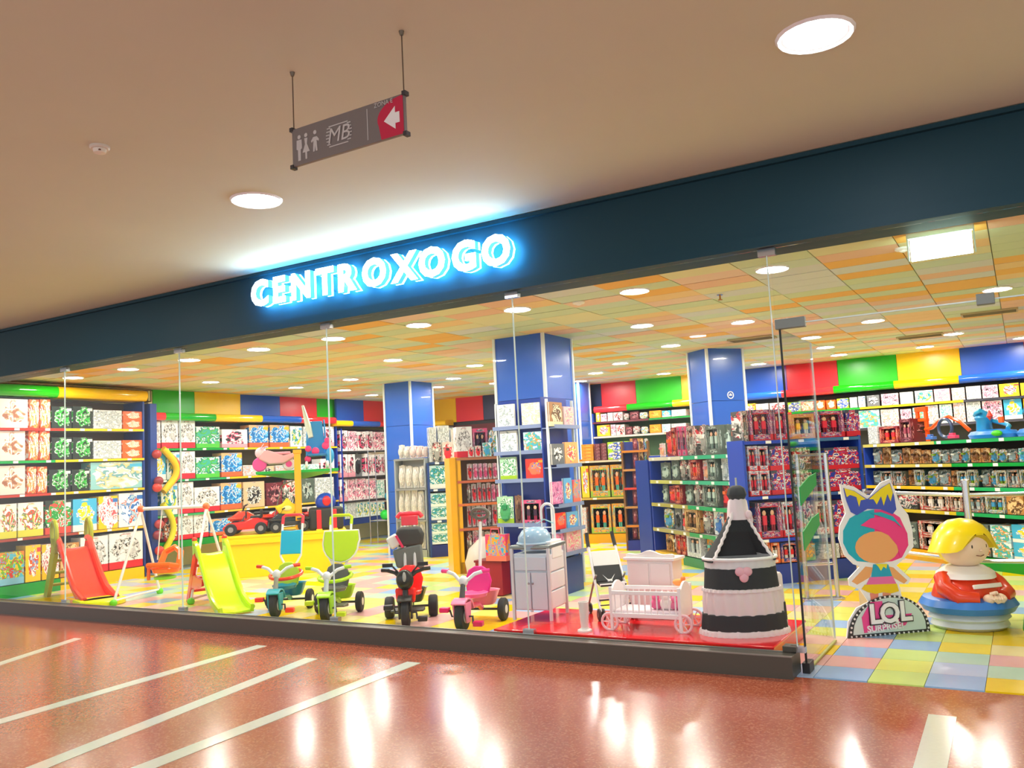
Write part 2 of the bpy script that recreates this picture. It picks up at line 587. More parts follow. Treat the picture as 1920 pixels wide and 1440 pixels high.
def fascia(label, pl, segs, z0, z1, py, depth):
    t = thing('shelf_canopy', label, 'canopy', pl.at(0, 0), pl.rz)
    for x0, x1, c in segs:
        u0, u1 = pl.uz(x0, py)[0], pl.uz(x1, py)[0]
        zc, h = (z0 + z1) / 2, (z1 - z0) / 2
        q = MB()
        prof = [(0 - depth, -h), (-.02, -h)] + [(-.02 + math.cos(a) * .05, math.sin(a) * h) for a in [(-1 + i / 4) * PI / 2 for i in range(1, 8)]] + [(-.02, h), (0 - depth, h)]
        M = Matrix(((0, 1, 0), (-1, 0, 0), (0, 0, 1)))
        q.prism(prof, u0 + .002, u1 - .002, M=M, c=(0, 0, zc))
        obj('canopy_segment', q, mat('gloss_' + c, pc[c][1], rough=.12, coat=.5), t)
    return t
F2, F3 = Pl((XW + .3, 3.2), (0, 1)), Pl((XW + .3, 7.5), (0, 1))
FB = Pl((-12, YB - .4), (1, 0))
fascia('red green yellow blue rounded canopy over left wall tricycle shelves', F2, [(288, 310, 'r'), (310, 404, 'g'), (404, 491, 'y'), (491, 564, 'b'), (564, 629, 'r')], 2.49, 2.62, 778, .28)
fascia('yellow and blue rounded canopy in the far left corner', F3, [(630, 661, 'y'), (661, 712, 'b'), (712, 720, 'r'), (720, 735, 'g')], 2.44, 2.56, 795, .28)
fascia('yellow rounded canopy on back wall beside left pillar', FB, [(760, 796, 'r'), (796, 836, 'y')], 2.41, 2.53, 790, .3)
fascia('red green and yellow rounded canopy on back wall between two pillars', FB, [(1113, 1175, 'r'), (1175, 1261, 'g'), (1261, 1390, 'y')], 2.41, 2.54, 757, .3)
fascia('blue red green and yellow rounded canopy on back wall at right', FB, [(1392, 1465, 'b'), (1465, 1563, 'r'), (1563, 1677, 'g'), (1677, 1800, 'y'), (1800, 1925, 'b'), (1925, 2050, 'r')], 2.42, 2.55, 735, .3)

# ------------------------------------------------------------------ pillars
pil_m = mat('pillar_blue', '2c64cc', rough=.25, coat=.3)
trim_m = mat('pillar_trim', 'dfe8ea', rough=.3)
def pillar(label, x, y, wx, wy, rz=0, h=3.03):
    t = thing('pillar', label, 'pillar', (x, y, 0), rz)
    zs = [0, .55, 1.1, 1.65, 2.25, h]
    for a, b_ in zip(zs, zs[1:]):
        obj('cladding_panel', MB().box((0, 0, (a + b_) / 2), (wx, wy, b_ - a - .006)), pil_m, t, smooth=False)
    for sx in (-1, 1):
        for sy in (-1, 1):
            obj('corner_trim', MB().box((sx * wx / 2, sy * wy / 2, h / 2), (.035, .035, h)), trim_m, t, smooth=False)
    return t
pillar('large blue pillar covered in books nearest the glass', -5.12, 3.32, .68, .74)
pillar('blue pillar behind grey bags and blue boxes', -9.42, 6.35, .58, .66)
p3 = pillar('blue pillar with round white emblem behind figure shelves', -3.85, 6.62, .62, .5, math.atan2(.5, .4))
pillar('narrow blue pillar at back wall beside orange boxes', -7.75, 9.4, .7, .5)
q = MB().tube([(.05 + math.cos(a) * .05, -.256, 2.33 + math.sin(a) * .05) for a in [i * PI / 8 for i in range(16)]], .007, 6, closed=True)
q.box((.05, -.256, 2.33), (.05, .008, .02)).box((.05, -.256, 2.345), (.02, .008, .02))
obj('round_emblem', q, white, p3)

# ------------------------------------------------------------------ lights
lens = mat('lamp_lens', 'ffffff', emit=SHOP_LAMP, emit_col='fff6ea')
lens_m = mat('mall_lamp_lens', 'ffffff', emit=MALL_LAMP, emit_col='f2f6ff')
ring_m = mat('lamp_ring', 'f0f0ee', rough=.3)
def lamp_meshes(r, lm):
    a = MB().lathe([(r * 1.02, -.004), (r * 1.22, -.014), (r * 1.3, 0), (r * 1.02, 0)], n=20).mesh('trim_ring', ring_m, True)
    b = MB()
    b.poly([(math.cos(-i * PI / 8) * r, math.sin(-i * PI / 8) * r, -.006) for i in range(16)])
    return a, b.mesh('lens', lm)
shop_l, mall_l = lamp_meshes(.11, lens), lamp_meshes(.145, lens_m)
def downlight(label, x, y, z, ms, group):
    t = thing('downlight', label, 'ceiling light', (x, y, z), 0, group)
    obj('trim_ring', ms[0], None, t)
    obj('lens', ms[1], None, t)
PXL = [(137, 710), (240, 694), (355, 677), (485, 657), (625, 637), (785, 612), (970, 583), (1190, 549), (1448, 508), (395, 718), (555, 728), (645, 733), (657, 713), (697, 742), (737, 677), (820, 727), (850, 711), (890, 687), (930, 720), (1088, 716), (1117, 701), (1163, 683), (1204, 613), (1245, 702), (1258, 650), (1393, 606), (1422, 684), (1521, 635), (1548, 653), (1573, 667), (1637, 604), (1734, 652), (1788, 628), (1870, 545), (1918, 635)]
for n, (px, py) in enumerate(PXL):
    p = on_z(px, py, 3.0)
    lb = f'bright round downlight, {ORD[n]} from left in row along the glass' if n < 9 else f'bright downlight further inside shop ceiling, {ORD[n - 9]} from left behind front row'
    downlight(lb, p.x, p.y, 3.02, shop_l, 'shop ceiling downlights')
for x, y in ((-.69, -1.67), (-4.63, -1.59)):
    downlight('large white downlight in mall ceiling ' + ('at upper right' if x > -2 else 'left of hanging sign'), x, y, 3.5, mall_l, 'mall downlights')
# mall lamps beyond the frame that the polished floor mirrors
for x, y, w_ in ((-8.6, -1.6, 'beyond the left frame edge'), (2.8, -1.6, 'beyond the right frame edge'), (-.7, -8.0, 'behind the viewer, right'), (-4.6, -8.0, 'behind the viewer, middle'), (-8.6, -8.0, 'behind the viewer, left')):
    downlight('white mall downlight ' + w_, x, y, 3.5, mall_l, 'mall downlights')
# emergency exit lamp
ex = thing('exit_lamp', 'glowing white emergency lamp box under shop ceiling at right', 'emergency light', (-.38, .9, 3.01), 0)
obj('housing', MB().box((0, 0, .0), (.44, .05, .06)), M_('dfe8e4'), ex, bevel=.005)
obj('lit_panel', MB().box((0, -.0, -.11), (.40, .02, .17)), mat('exit_glow', 'eafff8', emit=9, emit_col='d8fff0'), ex, bevel=.005)
for s in (-1, 1):
    obj('bracket', MB().box((s * .215, 0, -.09), (.01, .04, .2)), M_('d8f0e8'), ex, smooth=False)
# sprinkler, vents, smoke detector
for n, (px, py) in enumerate(((1350, 556), (1085, 570), (1693, 470))):
    p = on_z(px, py, 3.0)
    t = thing('ceiling_fitting', ['small brass sprinkler head in shop ceiling right of centre', 'small white oval fitting in shop ceiling over the large pillar', 'small white oval fitting beside exit lamp'][n], 'ceiling fitting', (p.x, p.y, 3.02))
    if n == 0:
        obj('rosette', MB().lathe([(.03, -.006), (.03, 0)], n=14), chrome, t)
        obj('head', MB().tube([(0, 0, -.005), (0, 0, -.05)], .008).lathe([(.022, -.055), (.022, -.05)], n=12), M_('b87a30', metal=.8), t)
    else:
        obj('plate', MB().lathe([(.05, -.02), (.06, -.012), (.06, 0)], n=18), white, t)
        obj('dome', MB().ball((0, 0, -.02), .03, (1, 1, .5)), M_('fafafa'), t)
for n, (px, py) in enumerate(((1410, 637), (1725, 632), (1855, 588))):
    p = on_z(px, py, 3.0)
    t = thing('air_vent', ['dark air vent in ceiling behind blue pillar', 'orange tinted air vent in ceiling over standee', 'slim dark air vent in ceiling at far right'][n], 'vent', (p.x, p.y, 3.01))
    obj('frame', MB().box((0, .14, 0), (.6, .02, .02)).box((0, -.14, 0), (.6, .02, .02)).box((.29, 0, 0), (.02, .28, .02)).box((-.29, 0, 0), (.02, .28, .02)), M_('b9a878'), t, smooth=False)
    for k in range(5):
        obj('slat', MB().box((0, -.1 + k * .05, -.002), (.56, .03, .006), rx=.5), M_('8b7f5c'), t, smooth=False)
sd = thing('smoke_detector', 'white round smoke detector on mall ceiling at left', 'smoke detector', (-4.56, -2.87, 3.5))
obj('base', MB().lathe([(.05, -.018), (.056, -.012), (.056, 0)], n=24), M_('d8d2c6'), sd)
obj('chamber', MB().lathe([(.02, -.045), (.034, -.04), (.038, -.018)], n=20), M_('e6e0d4'), sd)
obj('indicator', MB().box((.03, -.02, -.032), (.01, .01, .008)), M_('7a4a30'), sd)

# ------------------------------------------------------------------ shop name sign
sg = thing('shop_sign', 'lit white letters reading CENTROXOGO on dark fascia', 'sign', (0, 0, 0))
let_f = mat('letter_face', 'ffffff', emit=SIGN_POWER * 1.8, emit_col='e6f8ff')
let_s = mat('letter_side', '70c4e8', emit=1.1, emit_col='48b0f0')
halo = mat('letter_backlight', 'c8f0ff', emit=SIGN_POWER * 3.2, emit_col='58bcf8')
txt = 'CENTROXOGO'
xs = [490, 527, 567, 612, 654, 704, 760, 812, 872, 932]
SP = Pl((0, -.1), (1, 0))
for ch, px in zip(txt, xs):
    py = 550 - (px - 490) * (550 - 470) / (932 - 490)
    u, z = SP.uz(px, py)
    me = text_mesh(ch, .335, .028, .014)
    me.materials.clear()
    me.materials.append(let_f)
    me.materials.append(let_s)
    for p in me.polygons:
        p.material_index = 0 if p.normal.y < -.5 else 1
    zs = [v.co.z for v in me.vertices]
    xs_ = [v.co.x for v in me.vertices]
    me.transform(Matrix.Translation((-(min(xs_) + max(xs_)) / 2, 0, -(min(zs) + max(zs)) / 2)))
    o = obj('letter', me, None, sg)
    o.location = (u, -.095, z)
    wid = (max(xs_) - min(xs_)) * .5
    mb_ = me.copy()
    mb_.materials.clear()
    mb_.materials.append(halo)
    mb_.transform(Matrix.Diagonal((1.0, .25, 1.0, 1)))
    bl = obj('back_light', mb_, None, sg)
    bl.location = (u, -.048, z)
    for k in (-.07, .07):
        obj('standoff', MB().tube([(u, -.055, z + k), (u, .02, z + k)], .006, 6), chrome, sg)

# ------------------------------------------------------------------ hanging sign
hs = thing('hanging_sign', 'grey hanging sign with toilet symbols and white arrow on red', 'sign', (-2.625, -2.88, 3.105))
grey = mat('sign_grey', '7b7573', rough=.4)
obj('panel', MB().box((0, 0, 0), (.70, .02, .19)), grey, hs, bevel=.003)
redm = mat('sign_red', 'c8234a', rough=.4)
q = MB()
q.prism([(.345, -.093), (.215, -.093)] + arc(.345, -.0, .15, .088, PI * 1.1, PI * .5, 10), -.0125, -.0102)
obj('red_field', q, redm, hs, smooth=False)
q = MB()
q.prism([(.235, -.012), (.30, .045), (.30, .015), (.325, .015), (.325, -.035), (.30, -.035), (.30, -.062)], -.015, -.0126)
obj('arrow', q, white, hs, smooth=False)
pic = M_('c8c6c4')
def pictogram(x, kind):
    q = MB()
    q.ball((x, -.012, .045), .011, (1, .3, 1), 10, 6)
    if kind == 0:
        q.prism([(x - .016, .03), (x + .016, .03), (x + .018, -.015), (x + .009, -.02), (x + .008, -.075), (x - .008, -.075), (x - .009, -.02), (x - .018, -.015)], -.013, -.0102)
    elif kind == 1:
        q.prism([(x - .01, .03), (x + .01, .03), (x + .006, .0), (x + .024, -.04), (x + .006, -.04), (x + .005, -.075), (x - .005, -.075), (x - .006, -.04), (x - .024, -.04), (x - .006, 0)], -.013, -.0102)
    else:
        q.prism([(x - .012, .022), (x + .012, .022), (x + .026, .005), (x + .022, -.004), (x + .01, .004), (x + .014, -.05), (x + .004, -.05), (x, -.02), (x - .004, -.05), (x - .014, -.05), (x - .01, .004), (x - .022, -.004), (x - .026, .005)], -.013, -.0102)
    obj('pictogram', q, pic, hs, smooth=False)
for x, k in ((-.30, 0), (-.255, 1), (-.195, 2)):
    pictogram(x, k)
q = MB()
q.box((-.045, -.0115, .048), (.12, .002, .005)).box((-.045, -.0115, -.052), (.12, .002, .005))
for k in range(6):
    z = -.04 + k * .016
    q.box((-.115 + .006 * abs(k - 2.5) * .6, -.0115, z), (.022, .002, .005)).box((.03 - .006 * abs(k - 2.5) * .6, -.0115, z), (.022, .002, .005))
obj('oval_logo', q, pic, hs, smooth=False)
text_obj('logo_letters', 'MB', .105, .001, pic, hs, (-.045, -.0135, -.036), shear=.2)
obj('divider', MB().box((.135, -.0115, 0), (.004, .002, .15)), pic, hs, smooth=False)
text_obj('zone_text', 'ZONA E', .03, .0008, pic, hs, (.235, -.0145, .066))
for s in (-1, 1):
    obj('hanger_rod', MB().tube([(s * .345, 0, .10), (s * .345, 0, .39)], .003, 6).lathe([(.008, .375), (.013, .395)], (s * .345, 0, 0), 10), mat('rod_metal', '6f6557', rough=.4, metal=.6), hs)
    for z in (-.095, .095):
        obj('end_clip', MB().box((s * .352, 0, z), (.02, .03, .02)), dark, hs, smooth=False)

# ================================================================== SHELVES AND GOODS
A = {
 'kitchen': ('f1e6dc', ['d8b090', 'a86a4c', 'e9d6c4', 'ffffff'], 'efe2d8', None, 'white and brown printed'),
 'orange': ('f0582a', ['f9c8a0', 'ffffff', 'd83820', 'f8a040'], None, 'ffe0b0', 'orange red'),
 'greenblack': ('202c28', ['33c040', '1d2622', 'e8f0ec', '2aa038'], None, 'dfe8e0', 'black and green'),
 'grey': ('dfe4e4', ['b0bcc0', 'f4f4f4', '8a98a0', 'd0d6d4'], None, None, 'pale grey'),
 'orangewhite': ('f0641e', ['ffffff', 'f6c8a0', 'f0641e'], None, None, 'orange and white'),
 'teal': ('8fc8cc', ['c8d8c0', 'e8f0ec', '70a8b0', 'd8c890'], None, '50b8e0', 'wide teal picture'),
 'tool': ('eef0ec', ['e85020', 'ffffff', 'd8d030', '6a8a70'], 'e0dc40', None, 'white toy'),
 'toolblack': ('2c3a34', ['18a040', 'e85040', 'f0f0f0', '18a040'], 'e04838', 'e8e8e8', 'dark green and red'),
 'bluewhite': ('46b8e8', ['ffffff', 'f8d820', 'e8f4fa', '30a0d8'], 'f4f4f0', None, 'sky blue and white'),
 'yellowwhite': ('f6c810', ['ffffff', 'd0606c', 'eef0f0', 'ffffff'], None, '3878c8', 'yellow and white'),
 'bluedoc': ('eef4f6', ['3878c8', 'ffffff', 'e86050', 'b0d0e0'], None, '3878c8', 'white and blue'),
 'farm': ('f08a18', ['f8d820', '58c0e0', 'e84030', '60c040'], '88c8e8', None, 'orange and blue'),
 'whitered': ('f2f2f2', ['c8c8cc', 'f2f2f2', '303034', 'd8d8d8'], 'e02838', None, 'white box with red band'),
 'whitegreen': ('eaf4ea', ['58c048', '40b0a0', 'f0f8f0', '208878'], '58c840', None, 'white and green'),
 'whitepink': ('f4eef0', ['e85078', '2c2c30', 'f8f4f4', 'c8ccd0'], 'e8a0b0', None, 'white and pink'),
 'bluetan': ('e0b080', ['2888d8', '1868b0', 'f4f4f4', '58b8f0'], 'e86838', 'f6c010', 'tan and bright blue'),
 'tanblack': ('e0bc98', ['f4f0e8', '303030', 'f4f0e8', '484848'], None, None, 'tan and white'),
 'tealwhite': ('e0f0f0', ['38a0a0', 'f0e030', 'ffffff', '2c8088'], None, '58b0e0', 'white and teal'),
 'pinkdoll': ('f6e8ee', ['e8588c', 'ffffff', '3c3438', 'f0a8c0'], None, None, 'pale pink'),
 'pinkblack': ('f4f0f2', ['2c282c', 'e8507c', 'ffffff', '4c484c'], None, None, 'white box with black and pink print'),
 'mint': ('e4efe8', ['88d0c0', 'ffffff', 'c8e4d8', '40b0a8'], None, None, 'mint and white'),
 'orangedoll': ('f4a010', ['e86010', 'f8c030', '8c4018', '58c0b0'], '90b840', '90c8d8', 'bright orange'),
 'limeblue': ('a8d820', ['2050c0', 'ffffff', 'f8e020', '2050c0'], None, '2050c0', 'lime and blue'),
 'orangestack': ('f49018', ['f8b850', 'e87010', 'f8b850'], None, None, 'flat orange'),
 'maroon': ('6c2830', ['a85060', '3c1c24', 'd8a0a0'], None, None, 'maroon'),
 'bluebox': ('b8d8dc', ['30a0b8', 'e8f0ec', '4c9048', '2890a8'], 'e0e8e4', None, 'pale blue'),
 'greybag': ('d0d0cc', ['b8b8b4', 'eceae6', 'd8c0b8', 'c4c4c0'], None, None, 'grey'),
 'reddoll': ('d8ccc4', ['e82838', 'f0f0f0', 'e0a098', '503838'], None, None, 'red and white'),
 'darkfig': ('4c4c4a', ['9c9c98', '2c342c', 'c03840', 'e8e8e0'], None, None, 'dark'),
 'greenfig': ('56645c', ['b8d0c8', '28302c', 'e8e8e0', '708880'], None, None, 'grey green'),
 'redfig': ('8c2430', ['e83038', '401820', 'f0c8b0', 'f07030'], None, None, 'deep red'),
 'redblue': ('3c4458', ['d82848', '2838a0', 'f0e8e8', '8c1838'], 'c82038', None, 'dark red and blue'),
 'redsky': ('e8f0f4', ['d82848', '60c0e8', 'ffffff', 'a01838'], 'd01830', None, 'red and sky blue'),
 'blueball': ('1c3c90', ['e02030', '203880', 'e02030', 'f4f4f4'], 'f08040', None, 'royal blue'),
 'cream': ('f0ece4', ['e8b088', 'a8c8e0', 'f8f8f8', 'd88890'], None, None, 'cream'),
 'sky': ('b8e0ee', ['48a8d8', 'f8f8f8', 'f09040', '60c0a0'], None, 'ffffff', 'light blue'),
 'sun': ('f8d028', ['f08020', 'ffffff', '58a8e0', 'e84040'], None, 'e84040', 'sunny yellow'),
 'cars': ('687068', ['98b0b8', '384840', 'e07030', 'd8e0d8'], None, None, 'grey and orange'),
 'carsblue': ('2c4448', ['4898c8', 'e8e8e8', 'e88030', '80a830'], None, 'c8d0d0', 'dark blue'),
 'carsred': ('c03028', ['e8e4dc', '484840', 'd87830', 'e8e4dc'], None, None, 'red'),
 'tanwood': ('c88a48', ['8c5c30', 'e8c890', '503820'], None, None, 'brown wooden'),
 'palebook': ('e6ecea', ['b8c8cc', 'f4f6f4', '98a8ac'], None, None, 'pale grey'),
 'creambook': ('f0ecda', ['e6e8b8', 'fafaf0', 'dfe0c8'], None, None, 'cream'),
 'brownbook': ('a8784c', ['50341c', 'e8d8b8', '785028'], 'd8d8b0', None, 'brown'),
 'pinkbook': ('f0b8c0', ['f8e0d8', 'e888a0', 'b8d898'], None, None, 'pink'),
 'bwbook': ('707478', ['202428', 'f0f0f0', '40444c'], None, None, 'black and white'),
 'sunbook': ('f8b070', ['f8e040', 'f06080', 'e84838', 'f8f0e0'], None, None, 'orange and pink'),
 'greenbook': ('a8d8b0', ['48a868', 'e8f4e8', '208850'], 'a8d020', None, 'green'),
 'redbook': ('f03828', ['4868c8', 'f87850', 'f8c840'], None, 'f8a030', 'bright red'),
 'violetbook': ('c868a0', ['a04888', 'f090c0', 'e8c0e0'], None, None, 'violet pink'),
 'skybook': ('68b0e8', ['f0d840', 'ffffff', '3868c8', 'e85030'], None, None, 'blue and yellow'),
 'hair': ('7c5844', ['5c3c2c', 'a07858', '684434'], None, None, 'brown'),
 'pinkpack': ('d85080', ['40203c', '3898a8', 'f0d0d8', 'a82850'], None, None, 'pink and dark'),
 'rainbow': ('f04870', ['38a8e0', 'f8a030', '30b8d0', 'f06080'], 'f07860', None, 'pink and blue'),
}
def AR(n):
    a = A[n]
    return art(n, a[0], a[1], a[2], a[3])
clear_m = glass_mat('clear_blister', (.96, .97, .97, 1), .8)
UNIT = {}
def unit_mesh(style, an):
    k = (style, an)
    if k in UNIT:
        return UNIT[k]
    q = MB()
    body = AR(an)
    cols = A[an][1]
    toy = M_(cols[0], rough=.35)
    mats = [body]
    if style == 'box':        # printed carton with a lid seam and tuck flap
        q.box((0, 0, .5), (1, 1, 1), uvf=True)
        q.box((0, -.5, .965), (.3, .012, .05), mi=0)
    elif style == 'window':   # carton frame around a window with the toy in it
        mats = [body, M_('22262a', rough=.2), toy, M_(cols[-1], rough=.35), M_('e0b090', rough=.5)]
        q.box((0, .1, .5), (1, .8, 1), uvf=True)
        for c, s in (((-.44, -.4, .5), (.12, .2, 1)), ((.44, -.4, .5), (.12, .2, 1)), ((0, -.4, .1), (.76, .2, .2)), ((0, -.4, .93), (.76, .2, .14))):
            q.box(c, s)
        q.box((0, -.29, .53), (.76, .02, .66), mi=1)
        for s in (-.17, .17):
            q.box((s, -.38, .5), (.16, .1, .26), mi=2)
            q.box((s - .04, -.38, .28), (.05, .08, .2), mi=3)
            q.box((s + .04, -.38, .28), (.05, .08, .2), mi=3)
            q.ball((s, -.38, .7), .08, (1, .6, 1), 8, 5, mi=4)
    elif style == 'blister':  # hanging card with a moulded toy
        mats = [body, toy, M_(cols[-1], rough=.3)]
        q.box((0, .3, .5), (1, .12, 1), uvf=True)
        q.box((0, .3, 1.0), (.25, .1, .06))
        q.lathe([(.30, 0), (.34, .1), (.26, .2), (.12, .3), (1e-6, .32)], (0, .24, .42), 8, mi=1, sx=1, sy=1, M=Matrix.Rotation(PI / 2, 3, 'X'))
        q.box((0, -.05, .62), (.3, .4, .14), mi=2)
        q.box((0, .05, .24), (.4, .3, .1), mi=1)
    elif style == 'bag':      # soft pillow pack
        mats = [body]
        q.box((0, 0, .5), (1, .3, 1), uvf=True)
        q.lathe([(.5, 0), (.47, .3), (.3, .55), (1e-6, .62)], (0, 0, .48), 10, sx=.9, sy=.9, M=Matrix.Rotation(PI / 2, 3, 'X'))
        q.box((0, 0, 1.0), (.5, .08, .06))
    elif style == 'book':
        mats = [body, M_('f4f0e4')]
        q.box((0, -.4, .5), (1, .2, 1), uvf=True)
        q.box((.01, .05, .5), (.95, .7, .97), mi=1)
        q.box((0, .42, .5), (1, .16, 1), uvf=True)
    UNIT[k] = q.mesh('goods_' + style, mats)
    return UNIT[k]
STY = {'box': ('toy_box', 'box', 'box'), 'window': ('window_box', 'window box', 'window box'), 'blister': ('blister_pack', 'hanging card pack', 'blister pack'), 'bag': ('soft_pack', 'soft plastic pack', 'bag'), 'book': ('book', 'book', 'book')}
NUSE = {}
def goods(style, an, loc, rz, dims, label, group, tilt=0, lname=None):
    o = bpy.data.objects.new(lname or STY[style][0], unit_mesh(style, an))
    C.objects.link(o)
    o.location = loc
    o.scale = dims
    o.rotation_euler = (tilt, 0, rz)
    return tag(o, label, STY[style][2], group)
def row(pl, z, items, shelf, where, depth=.24, style='box', inset=.02, zoff=.012, y_of=None):
    """items: (x left, x right, y top, print[, style[, number stacked]])"""
    for n, it in enumerate(items):
        x0, x1, yt, an = it[:4]
        st = it[4] if len(it) > 4 and it[4] else style
        k = it[5] if len(it) > 5 else 1
        u0, z0 = pl.uz(x0, yt)
        u1, z1 = pl.uz(x1, yt)
        h = max(.05, (z0 + z1) / 2 - z - zoff)
        ups = [q_ for q_ in getattr(pl, 'levels', []) if q_ > z + .06]
        if ups and inset >= 0:
            h = min(h, min(ups) - .03 - z - zoff)
        w_ = max(.03, u1 - u0 - .006)
        d_ = depth * (.45 if st in ('blister', 'bag', 'book') else 1)
        for j in range(k):
            p = pl.at((u0 + u1) / 2, z + zoff + j * h / k, inset + d_ / 2)
            lv = '' if k == 1 else (', lower one' if j == 0 else (', upper one' if k == 2 else (', topmost of its stack' if j == k - 1 else f', {ORD[j]} up its stack')))
            base = A[an][4]
            base = base if base.endswith(('box', 'band', 'print')) else base + ' ' + STY[st][1]
            lb = f'{base}, {ORD[n]} from left on {shelf} {where}{lv}'
            if len(lb.split()) > 16:
                lb = f'{base}, {ORD[n]} on {shelf} {where}{lv}'
            goods(st, an, p, pl.rz, (w_, d_, h / k - (.002 if k > 1 else 0)), lb, f'goods on {shelf} {where}')
def shelving(name, label, pl, u0, u1, depth, zs, cols, base_z, base_cols, h, side='1d3fa8', back='70511c', sides=(1, 1), back_m=None, lip=.035, tags=True, z_low=0, thick=.025):
    """zs: shelf heights; cols: list of [(fraction, colour)] lip colours for each shelf"""
    t = thing(name, label, 'shelf unit', pl.at(0, 0), pl.rz)
    pl.levels = list(zs)
    L = u1 - u0
    obj('back_panel', MB().box(((u0 + u1) / 2, depth, (h + z_low) / 2), (L, .02, h - z_low)), back_m or M_(back, rough=.6), t, smooth=False)
    for s, u in zip(sides, (u0, u1)):
        if s:
            obj('side_panel', MB().box((u, depth / 2, (h + z_low) / 2), (.03, depth, h - z_low)), M_(side, rough=.3), t, smooth=False)
    for z, cs in zip(zs, cols):
        sh = obj('shelf', MB().box(((u0 + u1) / 2, depth / 2 + .01, z - thick / 2), (L - .03, depth - .02, thick)), M_('d8d8d0', rough=.4), t, smooth=False)
        f0 = 0
        for f1, c in cs:
            obj('price_rail', MB().box((u0 + L * (f0 + f1) / 2, -.002, z - lip / 2 + .006), (L * (f1 - f0) - .004, .018, lip)), M_(c, rough=.25), sh, smooth=False)
            f0 = f1
        if tags:
            nt = max(2, int(L / .42))
            for k in range(nt):
                uu = u0 + L * (k + .35 + .3 * rnd.random()) / nt
                obj('price_tag', MB().box((uu, -.013, z - lip / 2 + .006), (.07, .004, min(.035, lip * .9))), white, sh, smooth=False)
    f0 = 0
    for f1, c in base_cols:
        obj('base_plinth', MB().box((u0 + L * (f0 + f1) / 2, depth / 2, (base_z + z_low) / 2), (L * (f1 - f0) - .003, depth, base_z - z_low)), M_(c, rough=.3), t, smooth=False)
        f0 = f1
    return t

# ---- left shelving by the window
L1 = Pl((-12.08, 0), (0, 1))
U = lambda pl, x, y: pl.uz(x, y)[0]
shelving('wall_shelving', 'tall left shelving with red green and yellow shelf edges beside window', L1, .2, 2.86, .5, [2.33, 1.87, 1.40, .80], [[(.5, 'e83020'), (1, YEL)], [(.45, '10a848'), (1, YEL)], [(.45, 'c84030'), (1, 'e8c010')], [(.58, 'a84430'), (1, 'f0b810')]], .17, [(.48, '12a03c'), (1, 'f8c400')], 2.78, side='20408c', sides=(0, 1))
wl = 'of left shelving'
row(L1, 2.33, [(-32, -2, 747, 'kitchen'), (0, 54, 748, 'kitchen'), (56, 75, 749, 'orange'), (76, 96, 749, 'orange'), (98, 136, 762, 'greenblack'), (138, 175, 762, 'greenblack'), (177, 230, 769, 'grey'), (232, 268, 771, 'orangewhite', 'box', 2)], 'top shelf', wl)
row(L1, 1.87, [(-32, -2, 808, 'kitchen'), (0, 49, 808, 'kitchen'), (55, 74, 808, 'orange'), (75, 95, 808, 'orange'), (98, 136, 820, 'greenblack'), (138, 175, 820, 'greenblack'), (177, 229, 826, 'grey'), (231, 268, 825, 'orangewhite', 'box', 2)], 'second shelf', wl)
row(L1, 1.40, [(-32, -2, 873, 'kitchen'), (0, 49, 873, 'kitchen'), (52, 70, 875, 'orange'), (71, 90, 875, 'orange'), (93, 134, 880, 'greenblack'), (136, 169, 880, 'greenblack'), (171, 268, 866, 'teal')], 'third shelf', wl)
row(L1, .80, [(-32, -2, 945, 'tool'), (0, 33, 945, 'tool'), (35, 83, 942, 'tool'), (86, 135, 938, 'toolblack'), (138, 183, 935, 'bluewhite'), (186, 222, 930, 'yellowwhite'), (224, 269, 924, 'bluedoc')], 'fourth shelf', wl)
row(L1, .17, [(-32, -2, 1035, 'farm'), (0, 47, 1035, 'farm'), (49, 78, 1022, 'sun'), (80, 112, 1020, 'yellowwhite'), (114, 150, 1018, 'tanwood'), (152, 204, 1006, 'whitered'), (206, 269, 998, 'whitered')], 'bottom shelf', wl)
t = thing('shelf_canopy', 'green and yellow rounded canopy over left shelving beside window', 'canopy', (0, 0, 0))
for a, b_, c in ((.1, 1.42, 'g'), (1.42, 2.9, 'y')):
    prof = [(-.4, -.085), (0, -.085)] + [(math.cos(v) * .07, math.sin(v) * .085) for v in [(-1 + i / 4) * PI / 2 for i in range(1, 8)]] + [(0, .085), (-.4, .085)]
    q = MB().prism([(p[0], p[1]) for p in prof], a + .002, b_ - .002, c=(-12.08, 0, 2.87))
    obj('canopy_segment', q, mat('gloss_' + c, pc[c][1], rough=.12, coat=.5), t)
obj('canopy_trim', MB().tube([(-11.99, 0.05, 2.965), (-11.99, 2.93, 2.965), (-11.99, 2.93, 2.78), (-12.4, 2.93, 2.78)], .012, 6), M_('5a4a28'), t)
# nets of balls and foam tubes at the shelving's far end
PE = Pl((-12.1, 2.95), (0, 1))
bx = Pl((-12.02, 2.96), (0, 1))
obj('blue_divider', MB().box((-12.2, 3.02, 1.4), (.3, .12, 2.7)), M_('20408c', rough=.35))
tag(bpy.data.objects['blue_divider'], 'tall blue divider board at far end of left shelving', 'divider')
for n, py in enumerate((852, 903, 915, 985, 1005, 1035)):
    u, z = bx.uz(277, py)
    o = obj('ball', MB().ball((0, 0, 0), .075, n=14, k=9), M_(('b03838', '8c2c38', 'd84030')[n % 3], rough=.35))
    o.location = (-11.978, 3.02 + .03 * (n % 2), z)
    tag(o, f'dark red ball hanging at end of left shelving, {ORD[n]} from top', 'ball', 'hanging balls')
def foam(label, pts, col, r):
    o = obj('foam_ring', MB().tube([(-12.20 + r, 3.2 + a, z) for a, z in pts], r, 10), M_(col, rough=.6))
    tag(o, label, 'pool toy', 'foam tubes')
